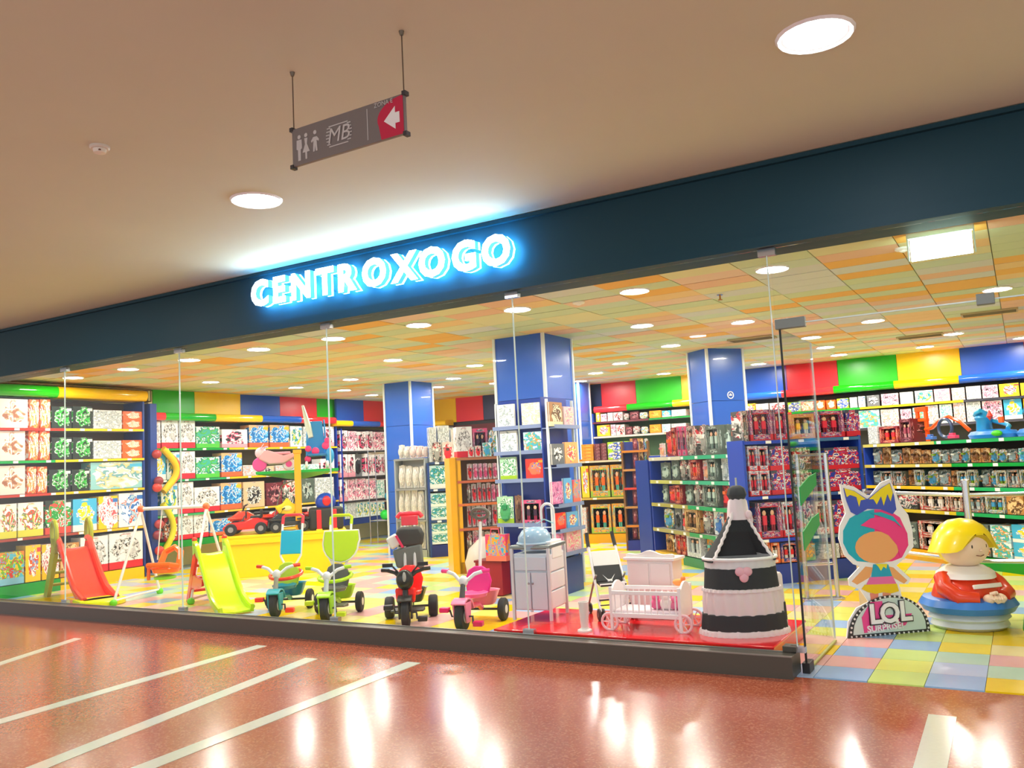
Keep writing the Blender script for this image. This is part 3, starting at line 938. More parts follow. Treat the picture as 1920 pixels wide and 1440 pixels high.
foam('curved yellow foam tube, large upper arc beside left shelving', [(.06 + math.sin(PI * i / 10) * .26, 2.02 - .7 * i / 10) for i in range(11)], 'f4c818', .055)
foam('thin red foam tube behind the large yellow arc', [(.12 + math.sin(PI * i / 10) * .30, 2.0 - .66 * i / 10) for i in range(11)], 'e86850', .03)
foam('yellow green foam tube, lower arc beside left shelving', [(.05 + math.sin(PI * i / 10) * .2, 1.12 - .78 * i / 10) for i in range(11)], 'e0d418', .05)

# ---- left wall behind: ride-on cartons (floating lowest shelf)
L2 = Pl((-12.2, 3.2), (0, 1))
shelving('wall_shelving', 'wall shelving with green and yellow edges full of tricycle cartons', L2, -.1, U(L2, 632, 850), .42, [2.02, 1.50, .92], [[(.36, '10a030'), (1, 'e8c010')], [(.36, '30a060'), (1, 'e8c010')], [(.28, '40a860'), (1, 'd8b840')]], .49, [(.3, '109030'), (1, 'e0b020')], 2.5, back='5c5030', z_low=.38)
wl = 'of tricycle shelving'
row(L2, 2.02, [(288, 302, 790, 'whitered'), (304, 335, 787, 'whitered'), (337, 367, 787, 'whitered'), (369, 413, 800, 'whitegreen'), (417, 465, 805, 'whitepink'), (468, 504, 797, 'bluetan'), (507, 543, 797, 'bluetan'), (545, 567, 799, 'tealwhite'), (570, 600, 800, 'grey'), (603, 627, 800, 'whitepink')], 'top shelf', wl)
row(L2, 1.50, [(288, 312, 848, 'bluewhite'), (314, 338, 848, 'tealwhite'), (340, 367, 846, 'whitered'), (369, 413, 857, 'whitegreen'), (416, 455, 849, 'bluetan'), (457, 484, 872, 'cream'), (486, 515, 874, 'tanblack'), (518, 560, 872, 'cream'), (563, 600, 870, 'mint'), (602, 628, 860, 'whitepink')], 'second shelf', wl)
row(L2, .92, [(303, 334, 907, 'tealwhite'), (336, 364, 904, 'whitered'), (366, 413, 913, 'whitered'), (415, 454, 905, 'bluetan'), (457, 497, 903, 'tanblack'), (500, 530, 905, 'maroon'), (533, 560, 900, 'darkfig'), (563, 590, 897, 'greenfig'), (592, 627, 895, 'grey')], 'third shelf', wl)
row(L2, .49, [(309, 334, 960, 'carsred'), (336, 363, 963, 'whitered'), (365, 392, 960, 'whitered'), (395, 440, 972, 'bluetan'), (443, 480, 965, 'whitepink'), (483, 520, 960, 'mint'), (523, 560, 955, 'grey'), (563, 595, 950, 'cream'), (597, 627, 948, 'mint')], 'bottom shelf', wl)
L3 = Pl((-12.2, 7.5), (0, 1))
LZ = [L3.uz(680, y)[1] for y in (846, 894, 938)]
shelving('wall_shelving', 'corner wall shelving with pink and white baby goods', L3, .14, 2.3, .36, LZ, [[(1, '38383a')], [(1, '38383a')], [(1, '38383a')]], .5, [(1, '223c80')], 2.4, back='5c4a50', z_low=.38, tags=False)
wl = 'of far left corner shelving'
def fill(pl, z, x0, x1, yt, names, shelf, where, wpx=(9, 15), jit=5, **k):
    x, it, i = x0, [], 0
    while x < x1 - 4:
        ww = rnd.uniform(*wpx)
        e = rnd.choice(names)
        st = None
        if isinstance(e, tuple):
            e, st = e
        it.append((x, min(x + ww - 1, x1), yt - rnd.uniform(0, jit), e, st))
        x += ww
    row(pl, z, it, shelf, where, **k)
fill(L3, LZ[0], 638, 722, 810, ['pinkblack', 'pinkdoll', 'pinkblack', 'whitepink', 'orange'], 'top shelf', wl, (12, 22), 3)
fill(L3, LZ[1], 638, 722, 852, ['pinkblack', 'pinkdoll', 'whitepink', ('bwbook', 'blister')], 'second shelf', wl, (12, 20), 3)
fill(L3, LZ[2], 638, 722, 899, ['mint', 'mint', 'pinkdoll', 'whitepink', 'orange'], 'third shelf', wl, (13, 22), 3)
fill(L3, .5, 638, 722, 941, ['mint', 'tealwhite', 'grey', 'mint'], 'bottom shelf', wl, (11, 18), 4)
# ---- back wall, left part
B1 = Pl((-12, YB - .42), (1, 0))
shelving('wall_shelving', 'back wall shelving with white goods behind the left pillar', B1, U(B1, 742, 850), U(B1, 1080, 850), .38, [1.75, 1.3, .9], [[(1, '38383a')]] * 3, .16, [(1, '1d3fa8')], 2.4, back='6c3038', tags=False)
fill(B1, 1.75, 800, 860, 803, ['grey', 'tealwhite', 'grey'], 'middle shelf', 'of back wall beside left pillar', (14, 22), 3)
fill(B1, 1.3, 724, 746, 850, ['limeblue', 'greenbook', 'sun'], 'low shelf', 'of back wall beside left pillar', (8, 12), 4)
shelving('wall_shelving', 'back wall shelving with small toys between two pillars', B1, U(B1, 1112, 800), U(B1, 1390, 780), .38, [2.22, 1.93, 1.5, 1.1], [[(.4, '6c3038'), (.8, '1a8838'), (1, 'd8c020')], [(.5, 'd8c8c0'), (1, 'e0b090')], [(1, 'c8c8c0')], [(1, 'c8c8c0')]], .16, [(1, '1d3fa8')], 2.4, back='40603c', tags=False)
row(B1, 2.22, [(1116, 1124, 774, 'sun'), (1125, 1136, 776, 'pinkdoll'), (1138, 1148, 774, 'cream'), (1149, 1166, 773, 'reddoll'), (1168, 1178, 775, 'darkfig'), (1180, 1196, 772, 'maroon'), (1198, 1213, 773, 'carsblue'), (1216, 1238, 770, 'orangestack'), (1240, 1256, 770, 'bluewhite'), (1258, 1285, 768, 'cream')], 'upper shelf', 'of back wall between pillars')
row(B1, 1.93, [(1118, 1142, 797, 'sun'), (1144, 1153, 796, 'pinkdoll'), (1154, 1170, 796, 'reddoll'), (1172, 1184, 800, 'maroon'), (1186, 1198, 799, 'darkfig'), (1201, 1214, 800, 'carsblue'), (1217, 1238, 796, 'orangestack'), (1240, 1256, 795, 'mint'), (1258, 1285, 794, 'cream')], 'lower shelf', 'of back wall between pillars')
shelving('wall_shelving', 'back wall shelving with games under coloured canopy at right', B1, U(B1, 1393, 760), XR + 11.6, .38, [2.14, 1.78, 1.4, 1.0], [[(.12, 'e84830'), (.28, '18a030'), (.5, 'f0c810'), (1, '3c3c48')], [(.3, '3c3c40'), (1, '50505c')], [(1, '3c3c40')], [(1, '3c3c40')]], .16, [(1, '1d3fa8')], 2.4, back='4a4a44', tags=False)
row(B1, 2.14, [(1395, 1415, 757, 'sun'), (1416, 1440, 757, 'cream'), (1442, 1473, 755, 'reddoll'), (1476, 1500, 754, 'limeblue'), (1501, 1524, 753, 'orange'), (1526, 1546, 751, 'orangewhite'), (1548, 1566, 750, 'orangewhite'), (1568, 1590, 747, 'limeblue'), (1592, 1606, 745, 'grey'), (1608, 1621, 743, 'bluedoc'), (1624, 1648, 741, 'bwbook'), (1651, 1683, 738, 'pinkdoll'), (1686, 1711, 735, 'grey'), (1714, 1748, 732, 'tealwhite'), (1750, 1780, 729, 'pinkbook'), (1783, 1808, 727, 'cream'), (1810, 1838, 724, 'grey'), (1840, 1870, 722, 'pinkdoll'), (1872, 1910, 719, 'sun'), (1912, 1950, 717, 'sun'), (1953, 1990, 714, 'sky')], 'top shelf', 'of right back wall', depth=.2)
row(B1, 1.78, [(1395, 1430, 775, 'cream'), (1432, 1475, 773, 'sun'), (1480, 1530, 775, 'sunbook'), (1533, 1570, 772, 'redblue'), (1572, 1602, 770, 'reddoll'), (1605, 1648, 769, 'sky'), (1650, 1684, 767, 'cream'), (1687, 1708, 767, 'pinkdoll'), (1710, 1732, 764, 'sky'), (1734, 1758, 760, 'cream'), (1760, 1784, 758, 'mint'), (1786, 1808, 755, 'cream'), (1810, 1838, 753, 'grey'), (1840, 1878, 751, 'pinkdoll'), (1880, 1915, 748, 'bluewhite'), (1917, 1950, 746, 'sun')], 'second shelf', 'of right back wall', depth=.2)

# ---- centre gondola: grey bags on the long side, blue boxes on the end
GL = Pl((-8.61, 5.73), (1, -1))
GE = Pl((-8.61, 5.73), (1, 1))
def end_plane(p, w_):
    return Pl(p, (1, 1))
GP = Pl((-9.8, 5.78), (1, 0))
g0, g1_ = U(GP, 741, 900), U(GP, 797, 900)
shelving('bag_rack', 'rack of pale hanging bags around foot of left pillar', GP, g0, g1_, .22, [1.66, 1.15, .62], [[(1, '8c9094')]] * 3, .12, [(1, '9aa0a4')], 1.66, side='9aa4ac', back='b8bcbc', tags=False)
for z, yt, s in ((1.66, 838, 'top'), (1.15, 877, 'upper shelf'), (.62, 922, 'middle shelf'), (.12, 977, 'bottom shelf')):
    fill(GP, z, 743, 795, yt, [('greybag', 'bag'), ('greybag', 'bag'), ('cream', 'bag')], s, 'of pale bag rack', (10, 13), 4, depth=.3)
shelving('gondola_end', 'blue gondola end stacked with pale blue boxes', GE, .02, .56, .34, [1.57, 1.12, .60], [[(1, '2c4a78')]] * 3, .2, [(1, '1c2c78')], 1.57, side='24468c', back='c8d4d8')
wl = 'of blue gondola end'
row(GE, 1.57, [(804, 818, 801, 'grey'), (820, 842, 798, 'grey'), (845, 852, 805, 'greybag')], 'top', wl)
row(GE, 1.57, [(810, 826, 830, 'darkfig', 'blister'), (828, 848, 829, 'reddoll', 'blister')], 'top front', wl, depth=.1, inset=-.06)
row(GE, 1.12, [(803, 849, 872, 'bluebox')], 'upper shelf', wl)
row(GE, .60, [(806, 852, 924, 'bluebox', 'box', 2)], 'middle shelf', wl)
row(GE, .20, [(809, 853, 980, 'bluebox', 'box', 2)], 'bottom shelf', wl)
# ---- yellow gondola with red dolls
YE = Pl((-6.86, 4.02), (1, 1))
YL = Pl((-6.86, 4.02), (1, -1))
t = shelving('gondola_end', 'yellow sided stand packed with red and white dolls', YE, .02, .74, .34, [1.60, 1.28, .96, .62], [[(1, 'b87850')], [(1, 'c86840')], [(1, 'e07838')], [(1, 'c86840')]], .16, [(1, 'b86838')], 1.62, side='f8b400', back='8c6a50', tags=False)
obj('yellow_side_board', MB().box((-.0, .2, .8), (.16, .4, 1.62)), M_('f8b400', rough=.3), t, smooth=False)
wl = 'of yellow doll stand'
row(YE, 1.60, [(855, 885, 800, 'whitered'), (886, 914, 803, 'pinkpack', 'window'), (915, 940, 806, 'carsblue')], 'top', wl)
row(YE, 1.60, [(876, 888, 838, 'reddoll', 'blister'), (889, 901, 836, 'reddoll', 'blister'), (903, 920, 830, 'sky', 'blister'), (922, 934, 832, 'carsblue', 'blister')], 'top front', wl, depth=.1, inset=-.06)
for z, yt, s in ((1.28, 872, 'upper shelf'), (.96, 910, 'second shelf'), (.62, 950, 'third shelf'), (.16, 1000, 'bottom shelf')):
    fill(YE, z, 878, 938, yt, [('reddoll', 'blister'), ('reddoll', 'blister'), ('pinkdoll', 'blister'), ('darkfig', 'blister')], s, wl, (8, 12), 5, depth=.3)
# clear sack of dolls in front
o = obj('doll_sack', MB().lathe([(.12, 0), (.24, .06), (.27, .22), (.22, .38), (.1, .5), (.05, .54)], (0, 0, 0), 18, wob=lambda a, j: 1 + .06 * math.sin(5 * a + j)), AR('reddoll'))
p = on_z(905, 1085)
o.location = (p.x, p.y + .1, 0)
tag(o, 'clear sack of pink dolls on floor before yellow doll stand', 'sack')

# ---- orange gondola
OE = Pl((-6.97, 8.0), (1, .25))
shelving('gondola_end', 'shelf stand with large orange boxes behind stroller', OE, .02, U(OE, 1196, 900), .4, [1.46, .80], [[(1, 'c8c0a8')], [(1, 'c8a850')]], .16, [(1, 'f0a810')], 1.5, side='e0a010', back='7c5020')
wl = 'of orange box stand'
row(OE, .16, [(1088, 1098, 952, 'cream'), (1106, 1144, 946, 'orangedoll', 'window'), (1146, 1190, 944, 'orangedoll', 'window')], 'bottom shelf', wl)
row(OE, .80, [(1088, 1102, 874, 'sun'), (1104, 1141, 873, 'orangedoll', 'window'), (1143, 1178, 871, 'orangedoll', 'window'), (1179, 1190, 870, 'orangedoll')], 'middle shelf', wl)
row(OE, 1.46, [(1089, 1111, 833, 'orangestack', 'box', 5), (1113, 1124, 832, 'maroon', 'box', 5), (1125, 1136, 831, 'maroon', 'box', 5), (1138, 1177, 828, 'limeblue', 'box', 2), (1180, 1194, 822, 'tanwood', 'box', 3)], 'top', wl)
# slim side rack with orange edged shelves between orange stand and figure gondola
SR = Pl((-5.62, 7.0), (1, .3))
shelving('side_rack', 'slim rack with orange shelves beside blue board', SR, 0, .42, .25, [1.6, 1.3, 1.0, .7, .4], [[(1, 'e08a28')], [(1, 'c89050')], [(1, 'e04838')], [(1, 'c89050')], [(1, 'e08a28')]], .16, [(1, '2c3c98')], 1.75, side='8c6030', back='2c3c88', tags=False)
for z, yt, s in ((1.6, 822, 'top'), (1.3, 845, 'second shelf'), (1.0, 880, 'third shelf'), (.7, 918, 'fourth shelf'), (.4, 955, 'fifth shelf'), (.16, 990, 'bottom shelf')):
    u = U(SR, 1197, 900)
    row(SR, z, [(1184, 1194, yt, 'maroon', 'blister'), (1195, 1205, yt, 'tanwood', 'blister'), (1206, 1214, yt, 'carsblue', 'blister')], s, 'of slim orange rack', depth=.2)

# ---- figure gondola, long side, and its red and blue end
FG = Pl((-4.78, 6.07), (1, -1))
lf = FG.uz(1394, 900)[0] - .03
gcols = [(.32, 'd8d8c8'), (1, '30b080')]
shelving('gondola', 'figure gondola with pale green price rails left of canopy cradle', FG, 0, lf, .42, [1.47, 1.14, .81, .45], [[(.4, 'dcdccc'), (1, '34b488')], [(.4, 'c8cc70'), (1, '40b890')], [(.45, 'b0a858'), (1, '22a868')], [(.45, 'a8a060'), (1, '22a060')]], .12, [(.35, 'e8b820'), (1, '2c8858')], 1.5, side='1d3fa8', back='4c4c44', lip=.05)
o = obj('blue_board', MB().box((-4.93, 6.25, .72), (.34, .12, 1.44), rz=-.6), M_('1f3fa0', rough=.3))
tag(o, 'tall royal blue end board left of the figure gondola', 'board')
wl = 'of figure gondola'
row(FG, 1.47, [(1226, 1236, 832, 'cream', 'blister'), (1238, 1252, 810, 'redfig', 'blister'), (1254, 1263, 802, 'redfig', 'window'), (1265, 1271, 800, 'pinkpack', 'window'), (1273, 1281, 800, 'pinkpack', 'window'), (1283, 1296, 799, 'darkfig', 'window'), (1298, 1316, 798, 'darkfig', 'blister'), (1318, 1344, 798, 'greenfig', 'window'), (1346, 1358, 797, 'greenfig', 'blister'), (1360, 1372, 792, 'redfig', 'blister'), (1374, 1390, 788, 'limeblue', 'blister')], 'top', wl, depth=.2)
row(FG, 1.14, [(1228, 1246, 868, 'greenfig', 'blister'), (1248, 1262, 864, 'greenfig', 'blister'), (1264, 1276, 863, 'darkfig', 'blister'), (1278, 1288, 862, 'darkfig', 'blister'), (1290, 1304, 862, 'redfig', 'window'), (1306, 1320, 864, 'cream', 'blister'), (1322, 1338, 861, 'greenfig', 'window'), (1340, 1354, 860, 'grey', 'blister'), (1356, 1374, 860, 'bluewhite', 'blister'), (1376, 1394, 861, 'greenfig', 'blister')], 'upper shelf', wl, depth=.2)
row(FG, .81, [(1232, 1242, 910, 'greenfig', 'blister'), (1244, 1260, 912, 'redfig', 'blister'), (1261, 1272, 910, 'redfig', 'window'), (1274, 1288, 911, 'greenfig', 'blister'), (1290, 1302, 908, 'darkfig', 'blister'), (1304, 1312, 906, 'darkfig', 'blister'), (1314, 1340, 905, 'greenfig', 'window'), (1342, 1358, 906, 'redfig', 'blister'), (1360, 1376, 908, 'greenfig', 'blister'), (1378, 1396, 908, 'darkfig', 'blister')], 'middle shelf', wl, depth=.2)
row(FG, .45, [(1234, 1252, 955, 'carsblue', 'blister'), (1254, 1266, 954, 'bwbook', 'blister'), (1268, 1278, 953, 'reddoll', 'blister'), (1280, 1304, 955, 'tanwood', 'window'), (1306, 1324, 958, 'darkfig', 'blister'), (1326, 1344, 960, 'bluedoc', 'blister'), (1346, 1362, 962, 'redfig', 'blister')], 'lower shelf', wl, depth=.2)
row(FG, .12, [(1238, 1252, 1003, 'tanwood', 'blister'), (1254, 1262, 1001, 'darkfig', 'blister'), (1264, 1272, 1001, 'redfig', 'window'), (1274, 1282, 1002, 'redfig', 'window'), (1284, 1310, 1004, 'grey', 'window'), (1314, 1330, 1010, 'orangedoll', 'blister'), (1332, 1352, 1012, 'reddoll', 'blister')], 'bottom shelf', wl, depth=.2)
RE = Pl((-2.70, 3.71), (1, 1))
re1 = U(RE, 1618, 900)
shelving('gondola_end', 'royal blue gondola end with red figure boxes behind glass door edge', RE, .0, re1, .36, [1.60, .98, .50], [[(.33, '1d3fb8'), (1, '3c6c9c')], [(.4, '1d3fb8'), (1, '3c5c9c')], [(.4, '2040c0'), (1, '5c748c')]], .22, [(1, '1c3c98')], 1.62, side='1f48b8', back='1f48b8')
wl = 'of royal blue end'
row(RE, 1.60, [(1392, 1402, 770, 'darkfig', 'window'), (1405, 1448, 768, 'redblue', 'window'), (1450, 1475, 767, 'redblue', 'window'), (1484, 1528, 776, 'sunbook', 'window'), (1531, 1583, 770, 'redblue', 'window'), (1586, 1612, 768, 'redblue')], 'top', wl, depth=.26)
row(RE, .98, [(1402, 1421, 836, 'redsky', 'window', 2), (1422, 1441, 836, 'redsky', 'window', 2), (1443, 1484, 836, 'redblue', 'box', 2), (1487, 1520, 838, 'darkfig', 'box', 2), (1546, 1612, 838, 'redblue', 'box', 2)], 'middle shelf', wl, depth=.26)
row(RE, .50, [(1420, 1466, 942, 'redblue', 'window'), (1467, 1492, 941, 'redsky', 'window'), (1496, 1526, 940, 'darkfig'), (1530, 1556, 940, 'reddoll', 'window'), (1560, 1600, 938, 'redblue')], 'lower shelf', wl, depth=.26)
row(RE, .22, [(1429, 1445, 1018, 'orangewhite', 'window'), (1447, 1463, 1018, 'orangewhite', 'window'), (1465, 1499, 1017, 'blueball', 'window'), (1506, 1530, 1020, 'orangedoll', 'box'), (1545, 1575, 1020, 'grey'), (1577, 1608, 1022, 'carsred', 'window')], 'bottom shelf', wl, depth=.26)

# ---- right hand gondola with cars
RG = Pl((-1.42, 6.38), (1, -1))
r0, r1 = U(RG, 1622, 870), 3.6
shelving('gondola', 'long car gondola with yellow and green rails behind seated figure', RG, r0, r1, .45, [1.50, 1.22, .94, .64], [[(.32, 'c8c060'), (1, '22a85c')], [(.38, 'c8b850'), (1, '18a040')], [(.38, 'e8c010'), (1, '28b068')], [(.38, 'e0c830'), (1, '28a860')]], .14, [(.36, 'f0b010'), (1, '12902c')], 1.5, side='1d3fa8', back='403c34', lip=.04)
wl = 'of car gondola'
fill(RG, 1.22, 1624, 1960, 845, [('carsblue', 'blister'), ('cars', 'blister'), ('tanwood', 'blister'), ('sky', 'blister'), ('carsblue', 'window')], 'upper shelf', wl, (14, 22), 5, depth=.26)
fill(RG, .94, 1624, 1960, 884, [('carsblue', 'blister'), ('cars', 'blister'), ('tanwood', 'blister'), ('carsblue', 'window'), ('cars', 'window')], 'middle shelf', wl, (14, 24), 4, depth=.26)
row(RG, .64, [(1640, 1680, 925, 'cars', 'box'), (1682, 1716, 926, 'darkfig', 'box'), (1720, 1775, 924, 'carsred', 'window'), (1777, 1800, 928, 'carsred', 'window'), (1802, 1840, 930, 'cars', 'window'), (1843, 1880, 930, 'carsblue', 'window'), (1883, 1915, 930, 'tanwood', 'box'), (1918, 1960, 930, 'carsblue', 'window')], 'lower shelf', wl)
row(RG, .14, [(1690, 1716, 980, 'greenfig', 'box', 2), (1718, 1778, 978, 'carsred', 'window', 2), (1780, 1820, 982, 'tanwood', 'box', 2), (1823, 1850, 984, 'cars', 'box', 2), (1853, 1890, 985, 'sky', 'box', 2), (1893, 1950, 985, 'bluewhite', 'box', 2)], 'bottom shelf', wl)
row(RG, 1.50, [(1624, 1642, 800, 'grey'), (1645, 1680, 800, 'redfig', 'window'), (1682, 1704, 786, 'maroon', 'window')], 'top', wl)
# orange track set, blue play set on top of the car gondola
tz = 1.51
def topset(name, label, cat, px, build, back=.18, k=1):
    u, _ = RG.uz(px, 815)
    t = thing(name, label, cat, RG.at(u, tz, back), RG.rz)
    t.scale = (k, k, k)
    build(t)
def track(t):
    q = MB()
    for x in (-.14, -.02):
        q.box((x, 0, .17), (.035, .03, .34))
    q.box((-.08, 0, .33), (.16, .04, .05)).box((-.08, 0, .22), (.16, .04, .03))
    obj('tower', q, M_('ff5a14', rough=.25), t, bevel=.004)
    obj('track', MB().tube([(-.02, -.02, .12), (.1, -.04, .13), (.22, -.05, .2), (.34, -.04, .23), (.46, -.02, .17), (.55, 0, .08)], .018, 6), M_('ff5a14', rough=.25), t)
    obj('loop', MB().tube([(.3 + math.cos(a) * .09, -.06, .12 + math.sin(a) * .09) for a in [i * PI / 8 for i in range(16)]], .016, 6, closed=True), M_('304a70', rough=.3), t)
    for x, c in ((.12, '4878c8'), (.42, 'e8486c')):
        cr = obj('toy_car', MB().box((x, -.08, .03), (.1, .05, .03)).box((x - .01, -.08, .055), (.05, .04, .025)), M_(c, rough=.2), t, bevel=.004)
topset('race_track', 'orange race track with tower and loop on car gondola top', 'toy', 1722, track, .16, 1.25)
def play(t):
    bl = M_('1f80d8', rough=.3)
    obj('base', MB().lathe([(.3, 0), (.32, .04), (.28, .08), (.1, .1)], (0, 0, 0), 20, sx=1.1, sy=.5), bl, t)
    obj('tower', MB().lathe([(.09, .06), (.08, .2), (.1, .24), (.06, .3), (1e-6, .34)], (-.12, 0, 0), 16), M_('2a98d0', rough=.3), t)
    obj('ramp', MB().tube([(.0 + math.cos(a) * .22, math.sin(a) * .1, .1 + .05 * a) for a in [i * .5 for i in range(10)]], .025, 8), M_('38b0e0', rough=.3), t)
    obj('red_flag', MB().lathe([(1e-6, .2), (.035, .25), (1e-6, .33)], (.08, -.1, 0), 10), M_('f04838'), t)
    obj('green_leaf', MB().ball((.2, -.14, .05), .07, (1, .6, .5)), M_('48d020'), t)
    obj('orange_panel', MB().box((.24, -.1, .2), (.06, .03, .07)), M_('f86020'), t, bevel=.005)
topset('play_set', 'blue plastic play set with red tip on car gondola top', 'toy', 1838, play)
topset('play_set', 'second blue plastic play set at right edge of car gondola top', 'toy', 1935, play)

# ---- books on the large pillar
PB = Pl((-5.46, 2.60), (1, 0))
PR = Pl((-4.50, 2.95), (0, 1))
def book_rack(label, pl, u0, u1, levels, tilt=.14):
    t = thing('book_rack', label, 'book rack', pl.at(0, 0), pl.rz)
    obj('backboard', MB().box(((u0 + u1) / 2, .14, 1.28), (u1 - u0, .015, 1.9)), M_('1d3c98', rough=.3), t, smooth=False)
    obj('base_board', MB().box(((u0 + u1) / 2, .1, .2), (u1 - u0, .14, .4)), M_('223f8c', rough=.3), t, smooth=False)
    for z in levels:
        obj('ledge', MB().box(((u0 + u1) / 2, .05, z - .01), (u1 - u0, .17, .012)).box(((u0 + u1) / 2, -.03, z + .01), (u1 - u0, .006, .035)), M_('8090b8', rough=.2), t, smooth=False)
    for u in (u0, u1):
        obj('upright', MB().box((u, .06, 1.1), (.018, .03, 2.2)), trim_m, t, smooth=False)
    return t
def books(pl, items, face):
    for n, (x0, x1, y0, y1, an, st, desc) in enumerate(items):
        u0, zt = pl.uz(x0, y0)
        u1, _ = pl.uz(x1, y0)
        _, zb = pl.uz(x0, y1)
        nm = desc
        goods(st, an, pl.at((u0 + u1) / 2, zb + .005, .02), pl.rz, (u1 - u0 - .006, .03 if st == 'book' else .07, zt - zb - .005), nm, face, tilt=.0)
book_rack('book rack on front face of large blue pillar', PB, U(PB, 931, 900), U(PB, 1024, 900), [PB.uz(950, y)[1] for y in (804, 851, 903, 985)])
book_rack('book rack on right face of large blue pillar', PR, U(PR, 1041, 900), U(PR, 1088, 900), [PR.uz(1060, y)[1] for y in (801, 874, 948, 995, 1040)])
books(PB, [(930, 963, 760, 803, 'palebook', 'book', 'pale grey picture book, top left on front of large pillar'),
 (976, 1017, 757, 803, 'creambook', 'book', 'large cream book, top right on front of large pillar'),
 (936, 968, 809, 850, 'palebook', 'book', 'white sketch cover book, second row left on large pillar'),
 (980, 1016, 811, 850, 'sky', 'book', 'light blue book with animals, second row on large pillar'),
 (936, 967, 858, 902, 'greenbook', 'book', 'white and green book, third row left on large pillar'),
 (984, 1017, 861, 900, 'redbook', 'book', 'bright red book, third row right on large pillar'),
 (928, 959, 932, 984, 'greenbook', 'blister', 'green activity pack, fourth row left on large pillar'),
 (961, 976, 930, 984, 'hair', 'blister', 'brown doll hair pack on front of large pillar'),
 (978, 1016, 938, 985, 'pinkpack', 'window', 'pink framed doll pack, fourth row right on large pillar')], 'books and packs on front of large pillar')
books(PR, [(1030, 1054, 753, 800, 'brownbook', 'book', 'brown horse book, top row on right face of large pillar'),
 (1057, 1076, 762, 800, 'pinkbook', 'book', 'pink book, top row on right face of large pillar'),
 (1035, 1057, 832, 873, 'bwbook', 'book', 'black and white book, second row on right pillar face'),
 (1059, 1083, 829, 873, 'sunbook', 'book', 'orange and pink book, second row on right pillar face'),
 (1036, 1055, 904, 947, 'violetbook', 'book', 'violet pink book, third row on right pillar face'),
 (1057, 1072, 897, 946, 'skybook', 'book', 'blue and yellow book, third row on right pillar face'),
 (1074, 1088, 900, 944, 'rainbow', 'book', 'multicoloured book, third row right edge of pillar face'),
 (1042, 1061, 963, 995, 'redbook', 'book', 'red and orange book, fourth row on right pillar face'),
 (1063, 1084, 961, 993, 'skybook', 'book', 'blue and yellow book, fourth row on right pillar face'),
 (1041, 1058, 1002, 1040, 'violetbook', 'book', 'pink book, lowest row on right pillar face'),
 (1062, 1090, 997, 1040, 'pinkbook', 'book', 'green and pink booklet, lowest row on right pillar face')], 'books on right face of large pillar')
# red crate and rainbow bag in front of the pillar
t = thing('gift_bag', 'pink and blue rainbow gift bag leaning before large pillar', 'bag', PB.at(U(PB, 945, 1050), .40, -.12), 0)
obj('bag_body', MB().box((0, 0, .15), (.27, .1, .30), uvf=True), AR('rainbow'), t)
obj('handle', MB().tube([(-.06, -.05, .29), (-.05, -.05, .36), (.05, -.05, .36), (.06, -.05, .29)], .006, 6), M_('f04870'), t)
t = thing('crate', 'dark red storage crate on floor left of large pillar', 'crate', PB.at(U(PB, 930, 1095), 0, -.1), 0)
obj('crate_body', MB().box((0, .08, .2), (.36, .26, .38)), M_('a01828', rough=.4), t, bevel=.01)
obj('rim', MB().box((0, .08, .39), (.38, .28, .025)), M_('801020'), t, bevel=.004)
# wire rack with balls and odd toys near left pillar
p = on_z(716, 1010, 0)
wr = thing('wire_rack', 'crowded wire rack with small toys left of the left pillar', 'rack', (-11.2, 7.82, 0), .2)
q = MB()
for x in (-.32, .32):
    for y in (-.15, .15):
        q.tube([(x, y, 0), (x, y, 1.9)], .01, 6)
RK = Pl((-11.4, 7.75), (1, .2))
BALLS = ((722, 965, '10c838', .1, 'bright green ball low on wire rack near left pillar'), (729, 930, '1890b0', .09, 'teal ball on wire rack above green ball'), (731, 892, 'e02078', .06, 'small magenta ball on wire rack near left pillar'), (741, 840, '58c0a8', .09, 'mint ball on top of wire rack'), (752, 838, 'd8f0f0', .08, 'white ball on top of wire rack'))
for z in [RK.uz(b_[0], b_[1])[1] - b_[3] - .008 for b_ in BALLS]:
    q.tube([(-.32, -.15, z), (.32, -.15, z), (.32, .15, z), (-.32, .15, z)], .007, 5, closed=True).box((0, 0, z), (.62, .29, .006))
obj('wire_frame', q, chrome, wr)
for n, (px, py, c, r, d_) in enumerate(BALLS):
    u, z = RK.uz(px, py)
    o = obj('ball', MB().ball((0, 0, 0), r, n=16, k=10), M_(c, rough=.25))
    o.location = RK.at(u, z)
    tag(o, d_, 'ball', 'balls on wire rack')

# ================================================================== YELLOW PLATFORM WITH RIDE-ONS
YP = Pl((-10.24, 2.89), (1, 1))
yl = 1.75
t = thing('display_platform', 'yellow angled display platform behind tricycles', 'platform', YP.at(0, 0), YP.rz)
ym = M_('ffdc00', rough=.35)
obj('platform_body', MB().box((yl / 2, .5, .29), (yl - .06, .94, .58)), ym, t, bevel=.01)
obj('platform_top', MB().box((yl / 2, .49, .6), (yl, 1.0, .05)).box((yl / 2, .0, .545), (yl, .02, .1)), ym, t, bevel=.006)
def yloc(px, py, back, z=.625):
    u, _ = YP.uz(px, py)
    return YP.at(u, z, back)
def wheel(q, c, r, w_, ax='y', mi=0, hub=None):
    M = Matrix.Rotation(PI / 2, 3, 'X') if ax == 'y' else Matrix.Rotation(PI / 2, 3, 'Y')
    q.lathe([(r * .55, -w_ / 2 - .002), (r * .9, -w_ / 2), (r, -w_ * .3), (r, w_ * .3), (r * .9, w_ / 2), (r * .55, w_ / 2 + .002)], c, 20, mi, M=M)
    return q
